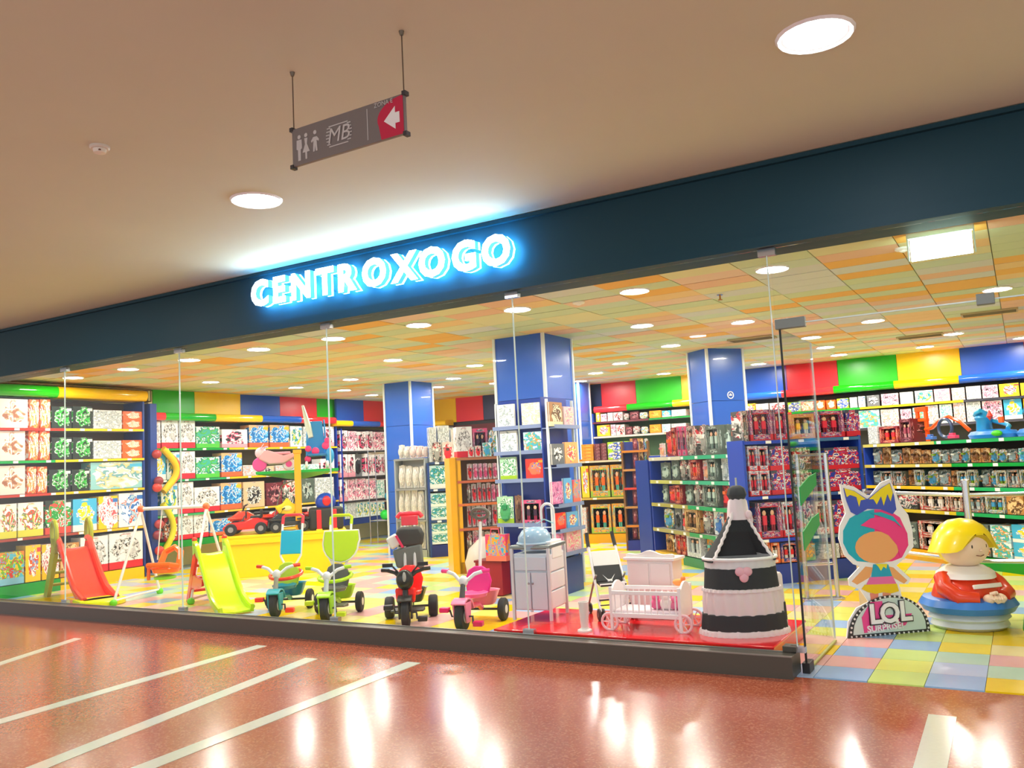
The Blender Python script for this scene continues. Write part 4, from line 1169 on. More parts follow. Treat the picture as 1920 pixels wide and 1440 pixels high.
def rideon(loc, rz, label, body_c, kind='car', group=None, sc=1.0):
    t = thing('ride_on_' + kind, label, 'ride-on toy', loc, rz, group)
    t.scale = (sc,) * 3
    bm_ = M_(body_c, rough=.18, coat=.4)
    for x in (-.24, .24):
        for y in (-.17, .17):
            w_ = obj('wheel', wheel(MB(), (x, y, .1), .1, .08), tyre, t)
            obj('hub', MB().lathe([(.045, -.046), (.05, 0), (.045, .046)], (x, y, .1), 14, M=Matrix.Rotation(PI / 2, 3, 'X')), M_('9a9a9c', metal=.5), w_)
    if kind == 'car':
        q = MB().prism([(-.34, .1), (-.36, .2), (-.2, .27), (-.08, .27), (.02, .22), (.3, .2), (.38, .13), (.36, .08)], -.13, .13)
        obj('body_shell', q, bm_, t, bevel=.02)
        obj('seat', MB().box((-.16, 0, .28), (.18, .2, .05)).box((-.25, 0, .34), (.04, .2, .14)), black, t, bevel=.015)
        obj('windscreen', MB().box((.04, 0, .27), (.02, .2, .1), ry=-.5), M_('40484c', rough=.1), t)
        obj('steering_wheel', MB().tube([(.0, math.cos(a) * .06, .33 + math.sin(a) * .06) for a in [i * PI / 6 for i in range(12)]], .01, 6, closed=True), black, t)
    else:
        obj('chassis', MB().box((0, 0, .15), (.5, .22, .08)), dark, t, bevel=.02)
        obj('body_shell', MB().prism([(-.3, .2), (-.28, .27), (-.05, .25), (.05, .32), (.2, .34), (.33, .24), (.34, .18), (0, .17)], -.09, .09), bm_, t, bevel=.02)
        obj('mudguard', MB().box((.24, .17, .23), (.24, .1, .03)).box((.24, -.17, .23), (.24, .1, .03)).box((-.24, .17, .23), (.22, .1, .03)).box((-.24, -.17, .23), (.22, .1, .03)), bm_, t, bevel=.012)
        obj('handlebar', MB().tube([(.08, -.2, .43), (.12, -.08, .41), (.12, .08, .41), (.08, .2, .43)], .013, 6).tube([(.16, 0, .3), (.11, 0, .42)], .014, 6), black, t)
        obj('seat', MB().box((-.14, 0, .29), (.24, .14, .05)), black, t, bevel=.02)
    return t
face = -math.pi / 4
ra = YP.rz + PI
rideon(yloc(460, 985, .25), ra, 'red and white small ride-on car at left of yellow platform', 'ee2020', 'car', sc=.9)
rideon(yloc(545, 960, .72), ra, 'red quad bike with black tyres at back of yellow platform', 'e01c24', 'quad', sc=1.0)
rideon(yloc(468, 940, .74), ra, 'dark ride-on with orange red top at back left of platform', 'f04018', 'quad', sc=1.0)
t = rideon(yloc(543, 985, .26), ra, 'black chunky ride-on behind the red push handle', '2a2a2e', 'quad', sc=.85)
# push rod
o = obj('push_rod', MB().tube([(0, 0, 0), (.12, .1, .62), (.16, .14, .66), (.3, .2, .7)], .01, 6), chrome)
o.location = yloc(508, 965, .6, .7)
tag(o, 'thin bent metal push rod rising beside yellow pole', 'rod')
# blue backpack style rider with red straps on black boxes
t = thing('ride_on_suitcase', 'blue rounded ride-on with red face shape and red straps', 'ride-on toy', yloc(612, 960, .12), YP.rz)
obj('black_body', MB().box((0, .12, .17), (.52, .3, .34)), M_('2c2c2a', rough=.5), t, bevel=.04)
obj('blue_shell', MB().ball((0, .1, .42), .15, (1.05, .8, .95)), M_('1c48b8', rough=.3), t)
obj('red_oval', MB().ball((.01, -.02, .44), .07, (.9, .5, 1.1)), M_('e02028', rough=.3), t)
for x in (-.11, .12):
    obj('red_strap', MB().box((x, -.045, .16), (.07, .03, .30)), M_('f02830', rough=.3), t, bevel=.008)
    obj('yellow_foot', MB().box((x, -.05, .01), (.09, .06, .02)), M_('f8d820'), t)
# yellow pole with green shelf
ps = YP.at(YP.uz(553, 930)[0] + .05, 0, .5)
t = thing('display_stand', 'yellow pole carrying a green triangular shelf', 'stand', ps, YP.rz)
obj('pole', MB().box((0, -.28, 1.22), (.1, .09, 1.2)), M_('f4b010', rough=.3), t, bevel=.01)
obj('pole_cap', MB().box((0, -.28, 1.84), (.13, .12, .06)), M_('f4b010', rough=.3), t, bevel=.01)
q = MB()
q.v += [(-.62, -.3, 1.56), (.62, -.3, 1.56), (.62, .3, 1.56), (-.62, .3, 1.56), (-.62, -.3, 1.52), (.62, -.3, 1.52), (.62, .3, 1.52), (-.62, .3, 1.52), (-.1, -.08, 1.42), (.1, -.08, 1.42), (.1, .08, 1.42), (-.1, .08, 1.42)]
for f in ((0, 1, 2, 3), (0, 4, 5, 1), (1, 5, 6, 2), (2, 6, 7, 3), (3, 7, 4, 0), (4, 8, 9, 5), (5, 9, 10, 6), (6, 10, 11, 7), (7, 11, 8, 4), (8, 11, 10, 9)):
    q.f.append(f)
    q.m.append(0)
obj('green_shelf', q, M_('10a830', rough=.25), t, smooth=False)
# star cushion hanging on the pole
o = thing('star_cushion', 'yellow star shaped cushion at foot of yellow pole', 'cushion', YP.at(YP.uz(538, 945)[0], .95, .3), YP.rz)
pts = []
for i in range(10):
    a = PI / 2 + i * PI / 5
    r = .2 if i % 2 == 0 else .13
    pts.append((math.cos(a) * r, math.sin(a) * r))
obj('cushion_body', MB().prism(pts, -.05, .05), M_('ffd810', rough=.5), o, bevel=.03)
obj('front_patch', MB().ball((0, -.05, .03), .07, (1, .3, .6)), M_('fff0a0'), o)
# pink ride-on motorcycle
mz = 1.562
t = thing('toy_motorcycle', 'pale pink toy motorcycle on green shelf', 'ride-on toy', Vector((ps.x, ps.y, mz)) - YP.d * .33, YP.rz + PI)
pk = M_('f4b4bc', rough=.25)
for x, r in ((.24, .11), (-.2, .1)):
    w_ = obj('wheel', wheel(MB(), (x, 0, r), r, .07), M_('f8e0e8' if x < 0 else 'ff50a0', rough=.3), t)
    obj('hub', MB().lathe([(.05, -.04), (.055, 0), (.05, .04)], (x, 0, r), 14, M=Matrix.Rotation(PI / 2, 3, 'X')), M_('ff50a0'), w_)
obj('body_shell', MB().prism([(-.3, .2), (-.32, .28), (-.12, .24), (0, .29), (.12, .33), (.22, .3), (.26, .2), (.1, .1), (-.12, .1)], -.07, .07), pk, t, bevel=.025)
obj('front_fairing', MB().ball((.22, 0, .29), .09, (1, .8, 1)), M_('f8d0dc', rough=.2), t)
obj('handlebar', MB().tube([(.12, -.15, .38), (.17, 0, .37), (.12, .15, .38)], .012, 6), M_('d8c8e8'), t)
obj('windscreen', MB().box((.2, 0, .39), (.01, .12, .1), ry=-.6), M_('e8d8f0', rough=.1), t)
obj('seat', MB().box((-.1, 0, .275), (.26, .12, .04)), M_('f8a0b8'), t, bevel=.015)
# blue and pink doll pushchair
t = thing('doll_pushchair', 'bright blue toy pushchair with pink flowers on green shelf', 'toy pushchair', Vector((ps.x, ps.y, mz)) + YP.d * .3, YP.rz)
bl = M_('2090d8', rough=.3)
for x in (-.16, .16):
    obj('side_tube', MB().tube([(x, -.16, .04), (x * .9, 0, .42), (x * .8, .06, .78)], .014, 6), bl, t)
    w_ = obj('wheel', wheel(MB(), (x, -.16, .065), .06, .035, 'x'), M_('f8f4f8'), t)
    obj('hub', MB().lathe([(.03, -.02), (.035, 0), (.03, .02)], (x, -.16, .065), 12, M=Matrix.Rotation(PI / 2, 3, 'Y')), M_('f04080'), w_)
    w_ = obj('wheel', wheel(MB(), (x, .16, .065), .06, .035, 'x'), M_('f8f4f8'), t)
obj('fabric_hood', MB().prism([(-.15, .2), (.15, .2), (.1, .76), (-.1, .76)], .04, .07), bl, t, bevel=.01)
obj('fabric_seat', MB().box((0, -.06, .22), (.28, .22, .04)), M_('2878b8'), t, bevel=.015)
for x, z, r in ((-.13, .32, .05), (-.02, .28, .06), (.14, .36, .06), (.17, .44, .05), (-.14, .16, .05)):
    obj('flower', MB().ball((x, -.12, z), r, (1, .4, 1), 8, 6), M_('f03880'), t)
obj('blue_hood_side', MB().ball((.2, -.05, .2), .1, (.7, .8, 1.3)), M_('30a0e0'), t)
# white and grey helmet strap: a folded umbrella leaning up
o = obj('toy_umbrella', MB().tube([(0, 0, 0), (-.06, 0, .2)], .04, 10, r2=.05).tube([(-.06, 0, .2), (-.16, 0, .52)], .05, 10, r2=.02), M_('d8e4d8', rough=.4))
o.location = Vector((ps.x, ps.y, mz + .60)) + YP.d * .22 + Vector((0, 0, -.05))
o.location.z = mz + .5
tag(o, 'folded grey white parasol on top of blue toy pushchair', 'toy umbrella')

# ================================================================== TOYS BEHIND THE GLASS
def rot2(p, rz):
    return Vector((p[0] * math.cos(rz) - p[1] * math.sin(rz), p[0] * math.sin(rz) + p[1] * math.cos(rz), 0))
def chute_mesh(mi=0, end=None):
    """profile down the slide: deck, drop, run-out; cross-section with raised sides"""
    prof = [(-.60, .60), (-.50, .60), (-.42, .57), (-.25, .42), (.0, .21), (.2, .09), (.36, .045), (.56, .035)]
    q = MB()
    n = len(prof)
    cs = [(-.185, .075), (-.155, .08), (-.145, .012), (0, 0), (.145, .012), (.155, .08), (.185, .075), (.185, -.02), (-.185, -.02)]
    base = []
    for x, z in prof:
        i = len(q.v)
        k = 1 if x < .3 else .8
        q.v += [(x, y, max(.004, z + h * k)) for y, h in cs]
        base.append(i)
    m = len(cs)
    for a, b_ in zip(base, base[1:]):
        for j in range(m):
            q.f.append((a + j, b_ + j, b_ + (j + 1) % m, a + (j + 1) % m))
            q.m.append(mi)
    q.f.append(tuple(base[0] + j for j in range(m)))
    q.m.append(mi)
    q.f.append(tuple(base[-1] + j for j in reversed(range(m))))
    q.m.append(mi)
    return q, prof
def rails(q, r=.028):
    for y in (-.175, .175):
        q.tube([(-.60, y, .72), (-.52, y, .73), (-.42, y, .66), (-.25, y, .49), (.0, y, .28), (.2, y, .16), (.4, y, .1), (.55, y, .07)], r, 8)
def ladder_side(y, m, t, foot=-1.0):
    q = MB()
    q.prism([(-.56, .62), (-.62, .62), (foot - .04, 0), (foot + .1, 0), (-.5, .56)], y - .018, y + .018)
    up = arc(-.72, .05, .32, .24, PI * .98, PI * .1, 8)
    q.prism([(foot + .1, .12), (foot + .17, .30)] + [(-.6, .36), (-.44, .34), (-.2, .34), (-.22, .26), (-.5, .2), (-.72, .19)], y - .015, y + .015)
    obj('side_frame', q, m, t, bevel=.006)
SLR = -.46
# lime slide
lime, slred = M_('c4ec00', rough=.2, coat=.4), M_('f0300c', rough=.25, coat=.2)
t = thing('toy_slide', 'lime green toddler slide with red ladder frame behind glass', 'slide', (-8.02, .93, 0), SLR)
q, _ = chute_mesh()
rails(q)
obj('chute', q, lime, t)
for y in (-.175, .175):
    q = MB().tube([(-.58, y, .60), (-.60, y, .76)], .03, 8)
    obj('hand_post', q, lime, t)
    obj('red_knob', MB().ball((-.6, y, .775), .032), M_('ff4420', rough=.25), t)
    ladder_side(y, slred, t)
for k in range(3):
    x, z = -.92 + k * .12, .14 + k * .16
    obj('step', MB().box((x, 0, z), (.1, .34, .03)), slred, t, bevel=.006)
# red slide
t = thing('toy_slide', 'red toddler slide with olive green side handles at far left', 'slide', (-10.62, .93, 0), -.30)
sc_ = 1.08
t.scale = (sc_, sc_, sc_)
rd = M_('ff4028', rough=.22, coat=.35)
olive = M_('a8b010', rough=.3)
q, _ = chute_mesh()
rails(q, .034)
obj('chute', q, rd, t)
obj('run_out', MB().box((.50, 0, .04), (.3, .5, .07)).lathe([(.25, 0), (.25, .06), (.2, .075)], (.62, 0, 0), 20, sx=.8, sy=1), M_('d8e800', rough=.25), t, bevel=.015)
for y in (-.2, .2):
    q = MB()
    q.prism([(-.50, .55), (-.66, .62), (-1.02, 0), (-.86, 0)], y - .025, y + .025)
    q.tube([(-.60 + math.cos(a) * .095 - .02 * math.sin(a), y, .80 + math.sin(a) * .15) for a in [i * PI / 8 for i in range(16)]], .03, 8, closed=True)
    q.prism([(-.52, .5), (-.68, .58), (-.69, .74), (-.53, .74)], y - .022, y + .022)
    obj('side_handle', q, olive, t, bevel=.006)
for k in range(3):
    obj('step', MB().box((-.92 + k * .12, 0, .14 + k * .16), (.1, .38, .03)), olive, t, bevel=.006)

# swing
sw = thing('toy_swing', 'white tube toddler swing frame with orange seat', 'swing', (-9.42, 1.35, 0), .35)
wt = M_('f0f0ec', rough=.25)
obj('top_bar', MB().tube([(-.5, 0, 1.15), (.5, 0, 1.15)], .022, 8), wt, sw)
for s in (-1, 1):
    obj('orange_joint', MB().ball((s * .46, 0, 1.15), .045), M_('ff7030'), sw)
    for y in (-1, 1):
        obj('leg', MB().tube([(s * .46, 0, 1.13), (s * .52, y * .48, .03)], .017, 8), wt, sw)
        obj('green_foot', MB().ball((s * .52, y * .48, .035), .045), M_('68d818'), sw)
    obj('base_bar', MB().tube([(s * .52, -.48, .06), (s * .52, .48, .06)], .014, 8), wt, sw)
st = thing('swing_seat', 'x', 'x')
bpy.data.objects.remove(st)
seat = obj('seat', MB().lathe([(.05, 0), (.16, .01), (.18, .06), (.17, .07), (.14, .03), (.04, .02)], (-.05, -.1, .34), 18, sx=1, sy=.9).tube([(-.19, -.05, .38), (-.16, .06, .58), (-.05, .1, .64), (.06, .06, .58), (.09, -.05, .38)], .04, 8), M_('ff7a10', rough=.3), sw)
obj('seat_front', MB().tube([(-.22, -.12, .42), (-.2, -.25, .45), (.1, -.25, .45), (.12, -.12, .42)], .035, 8).box((-.2, -.24, .36), (.03, .03, .18)), M_('ff6a08', rough=.3), seat)
obj('green_base', MB().lathe([(.13, 0), (.14, .03), (.06, .05)], (-.05, -.12, .27), 16), M_('80e020', rough=.3), seat)
for x in (-.2, .1):
    obj('rope', MB().tube([(x, -.05, .5), (x * .8, 0, 1.14)], .008, 5), M_('e8e4d8'), sw)

# tricycles
def trike(loc, rz, label, v):
    t = thing('tricycle', label, 'tricycle', loc, rz)
    cm = lambda k: M_(v[k], rough=.25)
    fr, fen, seatc, grip, bask, hub = (cm(k) for k in ('frame', 'fender', 'seat', 'grip', 'basket', 'hub'))
    # front wheel and fork
    fw = obj('front_wheel', wheel(MB(), (.32, 0, .135), .135, .07), tyre, t)
    obj('hub', MB().lathe([(.06, -.04), (.08, 0), (.06, .04)], (.32, 0, .135), 16, M=Matrix.Rotation(PI / 2, 3, 'X')), hub, fw)
    for s in (-1, 1):
        p = obj('pedal_crank', MB().tube([(.32, s * .045, .135), (.32, s * .10, .135), (.34, s * .11, .135 - s * .06)], .01, 6), dark, t)
        obj('pedal', MB().box((.34, s * .16, .135 - s * .06), (.07, .09, .045)), M_(v.get('pedal', v['grip']), rough=.3), p, bevel=.008)
        w_ = obj('rear_wheel', wheel(MB(), (-.22, s * .22, .108), .108, v.get('rw', .06)), tyre, t)
        obj('hub', MB().lathe([(.04, -.034), (.055, 0), (.04, .034)], (-.22, s * .22, .108), 14, M=Matrix.Rotation(PI / 2, 3, 'X')), hub, w_)
    obj('rear_axle', MB().tube([(-.22, -.22, .108), (-.22, .22, .108)], .012, 8), dark, t)
    q = MB()
    for s in (-1, 1):
        q.prism([(.28, .08), (.36, .08), (.40, .26), (.24, .26)], s * .058 - .009, s * .058 + .009)
    prof = [(.32 + math.cos(a) * .148, .135 + math.sin(a) * .148) for a in [.85 + i * .22 for i in range(10)]]
    prof += [(.32 + math.cos(a) * .166, .135 + math.sin(a) * .166) for a in [.85 + i * .22 for i in reversed(range(10))]]
    q.prism(prof, -.068, .068)
    obj('fork_and_fender', q, fen, t, bevel=.004)
    obj('steering_column', MB().tube([(.31, 0, .28), (.25, 0, .46)], .028, 10, r2=.022), M_(v.get('column', '8c9094'), rough=.3), t)
    hb = obj('handlebar', MB().tube([(.20, -.17, .52), (.22, -.1, .50), (.25, -.04, .45), (.25, .04, .45), (.22, .1, .50), (.20, .17, .52)], .018, 8).ball((.25, 0, .44), .04, (1, 1.1, 1.3)), M_(v.get('bar', 'e4e8ec'), rough=.25), t)
    for s in (-1, 1):
        obj('grip', MB().tube([(.20, s * .16, .522), (.175, s * .235, .525)], .019, 8), grip, hb)
    obj('frame_tube', MB().tube([(.29, 0, .28), (.12, 0, .19), (-.12, 0, .17), (-.22, 0, .12)], .026, 10), fr, t)
    obj('seat', MB().lathe([(.05, 0), (.12, .015), (.135, .05), (.12, .055), (.08, .03), (1e-6, .025)], (-.02, 0, .245), 18, sx=1.1), seatc, t)
    obj('backrest', MB().prism([(-.11, 0), (.11, 0), (.135, .12), (.1, .22), (.04, .255), (-.04, .255), (-.1, .22), (-.135, .12)], -.015, .02, M=Matrix.Rotation(-PI / 2, 3, 'Z') @ Matrix.Rotation(.15, 3, 'X'), c=(-.15, 0, .27)), cm('back'), t, bevel=.012)
    if 'ring' in v:
        obj('safety_ring', MB().tube([(-.13 + math.cos(a) * .2 + .05, math.sin(a) * .17, .40 - .03 * math.cos(a)) for a in [i * PI / 10 for i in range(20)]], .019, 8, closed=True), M_(v['ring'], rough=.25), t)
    obj('rear_basket', MB().lathe([(.085, 0), (.10, .02), (.135, .13), (.145, .14), (.13, .135), (.09, .03), (1e-6, .03)], (-.31, 0, .14), 18, sx=.85, sy=1.15), bask, t)
    if v.get('footrest'):
        obj('footrest', MB().prism([(.02, .1), (.2, .12), (.22, .14), (.02, .14)], -.16, .16), M_(v['footrest'], rough=.4), t, bevel=.01)
    # parent handle
    hc, gc = M_(v.get('pole', 'f4f4f2'), rough=.2), M_(v['handle'], rough=.25)
    hz, hx = v.get('top', 1.0), v.get('hx', -.42)
    if v['style'] in ('bag', 'dbag'):
        wd = .115
        q = MB()
        for s in (-1, 1):
            q.tube([(-.22, s * .02, .42), (-.26, s * .07, .5), (-.28, s * wd, .58), (hx + .03, s * wd, hz - .08)], .013, 8)
        ph = obj('push_handle', q, hc, t)
        obj('handle_grip', MB().tube([(hx + .033, -wd, hz - .1), (hx, -wd, hz - .02), (hx, -wd + .03, hz), (hx, wd - .03, hz), (hx, wd, hz - .02), (hx + .033, wd, hz - .1)], .018, 8), gc, ph)
        if v['style'] == 'bag':
            pl_ = MB().prism([(-wd, 0), (wd, 0), (wd, .27), (0, .262), (-wd, .27)], -.012, .012, M=Matrix.Rotation(-PI / 2, 3, 'Z') @ Matrix.Rotation(.22, 3, 'X'), c=(-.275, 0, .60))
            b_ = obj('cloth_bag', pl_, M_(v['bag'], rough=.5), ph, bevel=.006)
        else:
            ol = [(-.19, .3), (.17, .3), (.185, .18)] + arc(0, .16, .185, .19, 0, -PI, 10) + [(-.2, .2)]
            b_ = obj('cloth_bag', MB().prism(ol, -.012, .014, M=Matrix.Rotation(-PI / 2, 3, 'Z') @ Matrix.Rotation(.12, 3, 'X'), c=(-.25, .02, .56)), M_(v['bag'], rough=.4), ph, bevel=.008)
            Mx = Matrix.Rotation(-PI / 2, 3, 'Z') @ Matrix.Rotation(.12, 3, 'X')
            q = MB()
            q.tube([Vector((-.25, .02, .56)) + Mx @ Vector((p[0] * 1.04, -.0, p[1])) for p in ol], .012, 6, closed=True)
            obj('bag_piping', q, hc, b_)
    elif v['style'] == 'rod':
        ph = obj('push_handle', MB().tube([(-.2, 0, .3), (hx, 0, hz - .08)], .016, 8), hc, t)
        obj('handle_grip', MB().tube([(hx + math.cos(a) * .02, math.sin(a) * .085, hz + .0 + math.cos(a) * .05) for a in [i * PI / 8 for i in range(16)]], .018, 8, closed=True).box((hx, 0, hz), (.02, .14, .02)), M_(v['handle'], rough=.6), ph)
    else:
        q = MB()
        q.tube([(-.2, -.05, .3), (-.26, -.05, .62), (-.33, -.05, hz - .12)], .016, 8).tube([(-.2, .05, .3), (-.26, .05, .62), (-.33, .05, hz - .12)], .016, 8)
        ph = obj('push_handle', q, M_('d8dcdc', metal=.4), t)
        obj('handle_grip', MB().tube([(hx, -.13, hz - .04), (hx - .01, -.1, hz), (hx - .01, .1, hz), (hx, .13, hz - .04)], .026, 8).box((hx, 0, hz - .07), (.05, .17, .1)), gc, ph, bevel=.01)
        obj('canopy_bag', MB().prism([(-.13, 0), (.13, 0), (.15, .12), (.11, .2), (-.11, .2), (-.15, .12)], -.04, .07, M=Matrix.Rotation(-PI / 2, 3, 'Z'), c=(-.32, 0, .70)), M_('383a36', rough=.6), ph, bevel=.03)
        obj('grey_pouch', MB().prism([(-.12, 0), (.16, .02), (.2, .2), (-.1, .26)], -.03, .05, M=Matrix.Rotation(-PI / 2, 3, 'Z'), c=(-.30, .02, .47)), M_('6a7470', rough=.6), ph, bevel=.02)
        obj('white_side_flap', MB().box((-.27, -.16, .76), (.05, .12, .13), rx=.5), M_('ecebe6', rough=.5), ph, bevel=.02)
        obj('pink_edge', MB().box((-.25, -.10, .76), (.05, .022, .14), rx=.5), M_('e83060', rough=.5), ph)
        for s in (-1, 1):
            obj('mirror', MB().tube([(.24, s * .03, .46), (.22, s * .12, .56)], .009, 6).box((.22, s * .17, .575), (.03, .1, .035)), black, t)
        obj('headlamp_shield', MB().ball((.30, 0, .44), .085, (.6, 1, 1.15)), M_('23261f', rough=.25), t)
        obj('lamp_strip', MB().ball((.345, 0, .47), .03, (.4, .6, 1.6)), M_('a8aca8', rough=.15), t)
        obj('red_front_panel', MB().prism([(-.09, 0), (.09, 0), (.1, .14), (-.1, .14)], -.02, .03, M=Matrix.Rotation(-PI / 2, 3, 'Z'), c=(.26, 0, .22)), M_('f82010', rough=.25), t, bevel=.02)
    return t
F = lambda x, y: on_z(x, y, 0)
def tr(fx, fy, deg, *a):
    p = F(fx, fy)
    r = math.radians(deg)
    y = max(p.y, .36)
    return trike((p.x - .32 * math.cos(r), y - .32 * math.sin(r), 0), r, *a)
tr(517, 1158, -61, 'tricycle with sky blue cloth bag and red grips, beside lime slide', dict(style='bag', frame='1a98a8', fender='18a0b0', seat='1888a0', back='b8e020', grip='f03818', basket='1888b0', hub='e8ece8', ring='f84018', handle='f03848', bag='10b8e0', pedal='ff3818', column='a0a090', top=1.03))
tr(612, 1166, -62, 'lime tricycle with round lime cloth panel on white frame', dict(style='dbag', frame='a8d810', fender='a0d818', seat='70706a', back='5a5c58', grip='a8d810', basket='b8e818', hub='ecece8', ring='b0e010', handle='c0e000', bag='c8f000', pedal='c8e010', column='c8d4d8', footrest='6c6a5c', top=1.02))
tr(762, 1176, -58, 'black and red tricycle with dark canopy bag and red push bar', dict(style='canopy', rw=.085, frame='2a2c2c', fender='30322f', seat='f82410', back='ff1810', grip='2c2e2c', basket='565a52', hub='504e4c', handle='f83848', pedal='2c2c2c', column='2c2e2c', bar='2a2c2a', footrest='4c504a', top=1.03, hx=-.36))
tr(868, 1184, -76, 'pink tricycle with single white push rod next to red platform', dict(style='rod', frame='f468a0', fender='f884ac', seat='f468a0', back='e8188c', grip='f83890', basket='fa90b0', hub='d8d4d0', handle='6a665c', pedal='f01868', column='585858', top=1.02, hx=-.30))

# ---- red platform
t = thing('display_platform', 'low glossy red display platform behind the sill', 'platform', (-2.76, .72, 0))
pr = mat('platform_red', 'f2101c', rough=.16, coat=.5)
obj('platform_body', MB().box((0, 0, .06), (2.26, .98, .12)), M_('d81420', rough=.2), t, bevel=.006)
obj('platform_top', MB().box((0, 0, .128), (2.3, 1.02, .02)), pr, t, bevel=.006)
obj('latch_plate', MB().box((-.92, -.512, .10), (.12, .012, .045)), chrome, t, smooth=False)
PT = .138
def onp(px, py):
    return on_z(px, py, PT)
# doll changing table
ct = thing('doll_changing_table', 'pale grey doll wardrobe and bath stand on red platform', 'toy furniture', (-3.79, .82, PT), .12)
gw = M_('dae2ec', rough=.45)
W_, D_ = .37, .42
ct.scale = (.93, .93, .93)
for sx in (-1, 1):
    for sy in (-1, 1):
        obj('leg', MB().box((sx * W_ / 2, sy * D_ / 2, .33), (.028, .028, .66)), M_('dcdce0', rough=.4), ct, bevel=.003)
obj('cabinet_body', MB().box((0, 0, .35), (W_ - .02, D_ - .02, .52)), gw, ct, bevel=.008)
for s in (-1, 1):
    dd = obj('door', MB().box((s * .083, -D_ / 2 - .002, .27), (.155, .014, .34)), M_('d2dae6', rough=.4), ct, bevel=.004)
    obj('door_knob', MB().ball((s * .02, -D_ / 2 - .015, .34), .011), M_('98a0a8'), dd)
obj('drawer', MB().box((0, -D_ / 2 - .002, .52), (.32, .014, .12)), M_('d2dae6', rough=.4), ct, bevel=.004)
for k in range(3):
    obj('quilted_side_panel', MB().box((W_ / 2 - .002, 0, .18 + k * .17), (.016, D_ - .06, .16)), M_('e6e8f0', rough=.6), ct, bevel=.012)
obj('tray_rail', MB().tube([(-W_ / 2, -D_ / 2, .67), (W_ / 2, -D_ / 2, .67), (W_ / 2, D_ / 2, .67), (-W_ / 2, D_ / 2, .67)], .02, 8, closed=True), M_('8c9490', rough=.3, metal=.5), ct)
obj('bath_tub', MB().lathe([(.145, .64), (.165, .70), (.16, .76), (.12, .82), (.06, .845), (1e-6, .85)], (-.01, -.05, 0), 24, sx=.95, sy=1.15), M_('9cc0dc', rough=.2, coat=.3), ct)
obj('tub_rim', MB().tube([(-.01 + math.cos(a) * .16, -.05 + math.sin(a) * .19, .70) for a in [i * PI / 10 for i in range(20)]], .012, 6, closed=True), M_('b4d0e4'), ct)
obj('folded_towel', MB().box((.13, .02, .69), (.1, .3, .05)).box((.185, .0, .62), (.02, .26, .14)), M_('eef0f2', rough=.8), ct, bevel=.015)
obj('hook_arch', MB().tube([(.10, .2, .62), (.10, .2, .98)] + [(.10 - .065 + math.cos(a) * .065, .2, .98 + math.sin(a) * .07) for a in [i * PI / 8 for i in range(1, 8)]] + [(-.03, .2, .98), (-.03, .2, .9)], .014, 8), M_('f2f2f0', rough=.2), ct)
obj('cross_bar', MB().tube([(-.28, .2, .82), (.08, .2, .82)], .006, 6).tube([(-.03, .2, .92), (-.03, .2, .8)], .006, 6), M_('f4f4f4'), ct)
hg = obj('hanger', MB().tube([(-.08, .19, .86), (.0, .19, .9), (.1, .19, .86)], .006, 6), M_('a8dce0'), ct)
# white vase stand
t = thing('vase', 'slim white translucent column vase at front of red platform', 'vase', (-3.13, .34, PT))
obj('vase_body', MB().lathe([(.045, 0), (.045, .012), (.03, .03), (.036, .1), (.04, .2), (.043, .23), (.036, .23), (.03, .12)], n=24), M_('f0ece6', rough=.15), t)
obj('foot', MB().lathe([(.06, 0), (.058, .012), (.035, .022)], n=24), M_('f6f2ee', rough=.2), t)
# doll stroller
st = thing('doll_stroller', 'white tube doll stroller with black and white seat on red platform', 'toy stroller', (-3.21, 1.02, PT), -.85)
# local x: towards viewer (front), y: width, z: up
wt2 = M_('f2f2f4', rough=.2)
for s in (-1, 1):
    y = s * .13
    obj('main_tube', MB().tube([(.2, y * 1.1, .07), (.0, y, .32), (-.16, y * .95, .58)], .012, 8), wt2, st)
    obj('rear_tube', MB().tube([(-.2, y * 1.1, .06), (-.02, y, .30), (.06, y, .36)], .009, 8), M_('8c8880', rough=.3), st)
    obj('handle_grip', MB().tube([(-.16, y * .95, .58), (-.2, y * .93, .64), (-.22, y * .9, .70)], .018, 8), M_('2c2c2e', rough=.5), st)
    for x, r in ((.2, .05), (-.2, .045)):
        for k in (-.018, .018):
            w_ = obj('wheel', wheel(MB(), (x, y * 1.1 + k, r), r, .018), M_('3a3430', rough=.5), st)
            obj('hub', MB().lathe([(.02, -.011), (.022, 0), (.02, .011)], (x, y * 1.1 + k, r), 12, M=Matrix.Rotation(PI / 2, 3, 'X')), M_('e4e0d8'), w_)
obj('front_crossbar', MB().tube([(.15, -.14, .16), (.15, .14, .16)], .008, 6).tube([(.17, -.14, .12), (.17, .14, .12)], .006, 6), dark, st)
obj('footrest', MB().box((.14, 0, .19), (.02, .26, .03)), wt2, st, bevel=.003)
obj('seat_cloth_top', MB().box((-.09, 0, .48), (.012, .235, .15), ry=-.55), M_('ecebe8', rough=.7), st, bevel=.004)
obj('seat_cloth_lower', MB().box((-.012, 0, .36), (.016, .235, .15), ry=-.55), M_('2c3032', rough=.7), st, bevel=.004)
obj('seat_base', MB().box((.06, 0, .285), (.16, .23, .016), ry=.12), M_('26292a', rough=.7), st, bevel=.004)
obj('harness', MB().tube([(-.04, -.11, .40), (.02, -.02, .31), (.04, .02, .30)], .009, 6).tube([(-.04, .11, .40), (.02, .02, .31), (.04, -.02, .30)], .009, 6).tube([(.13, -.12, .285), (.13, .12, .285)], .009, 6), M_('f4f4f2', rough=.5), st)
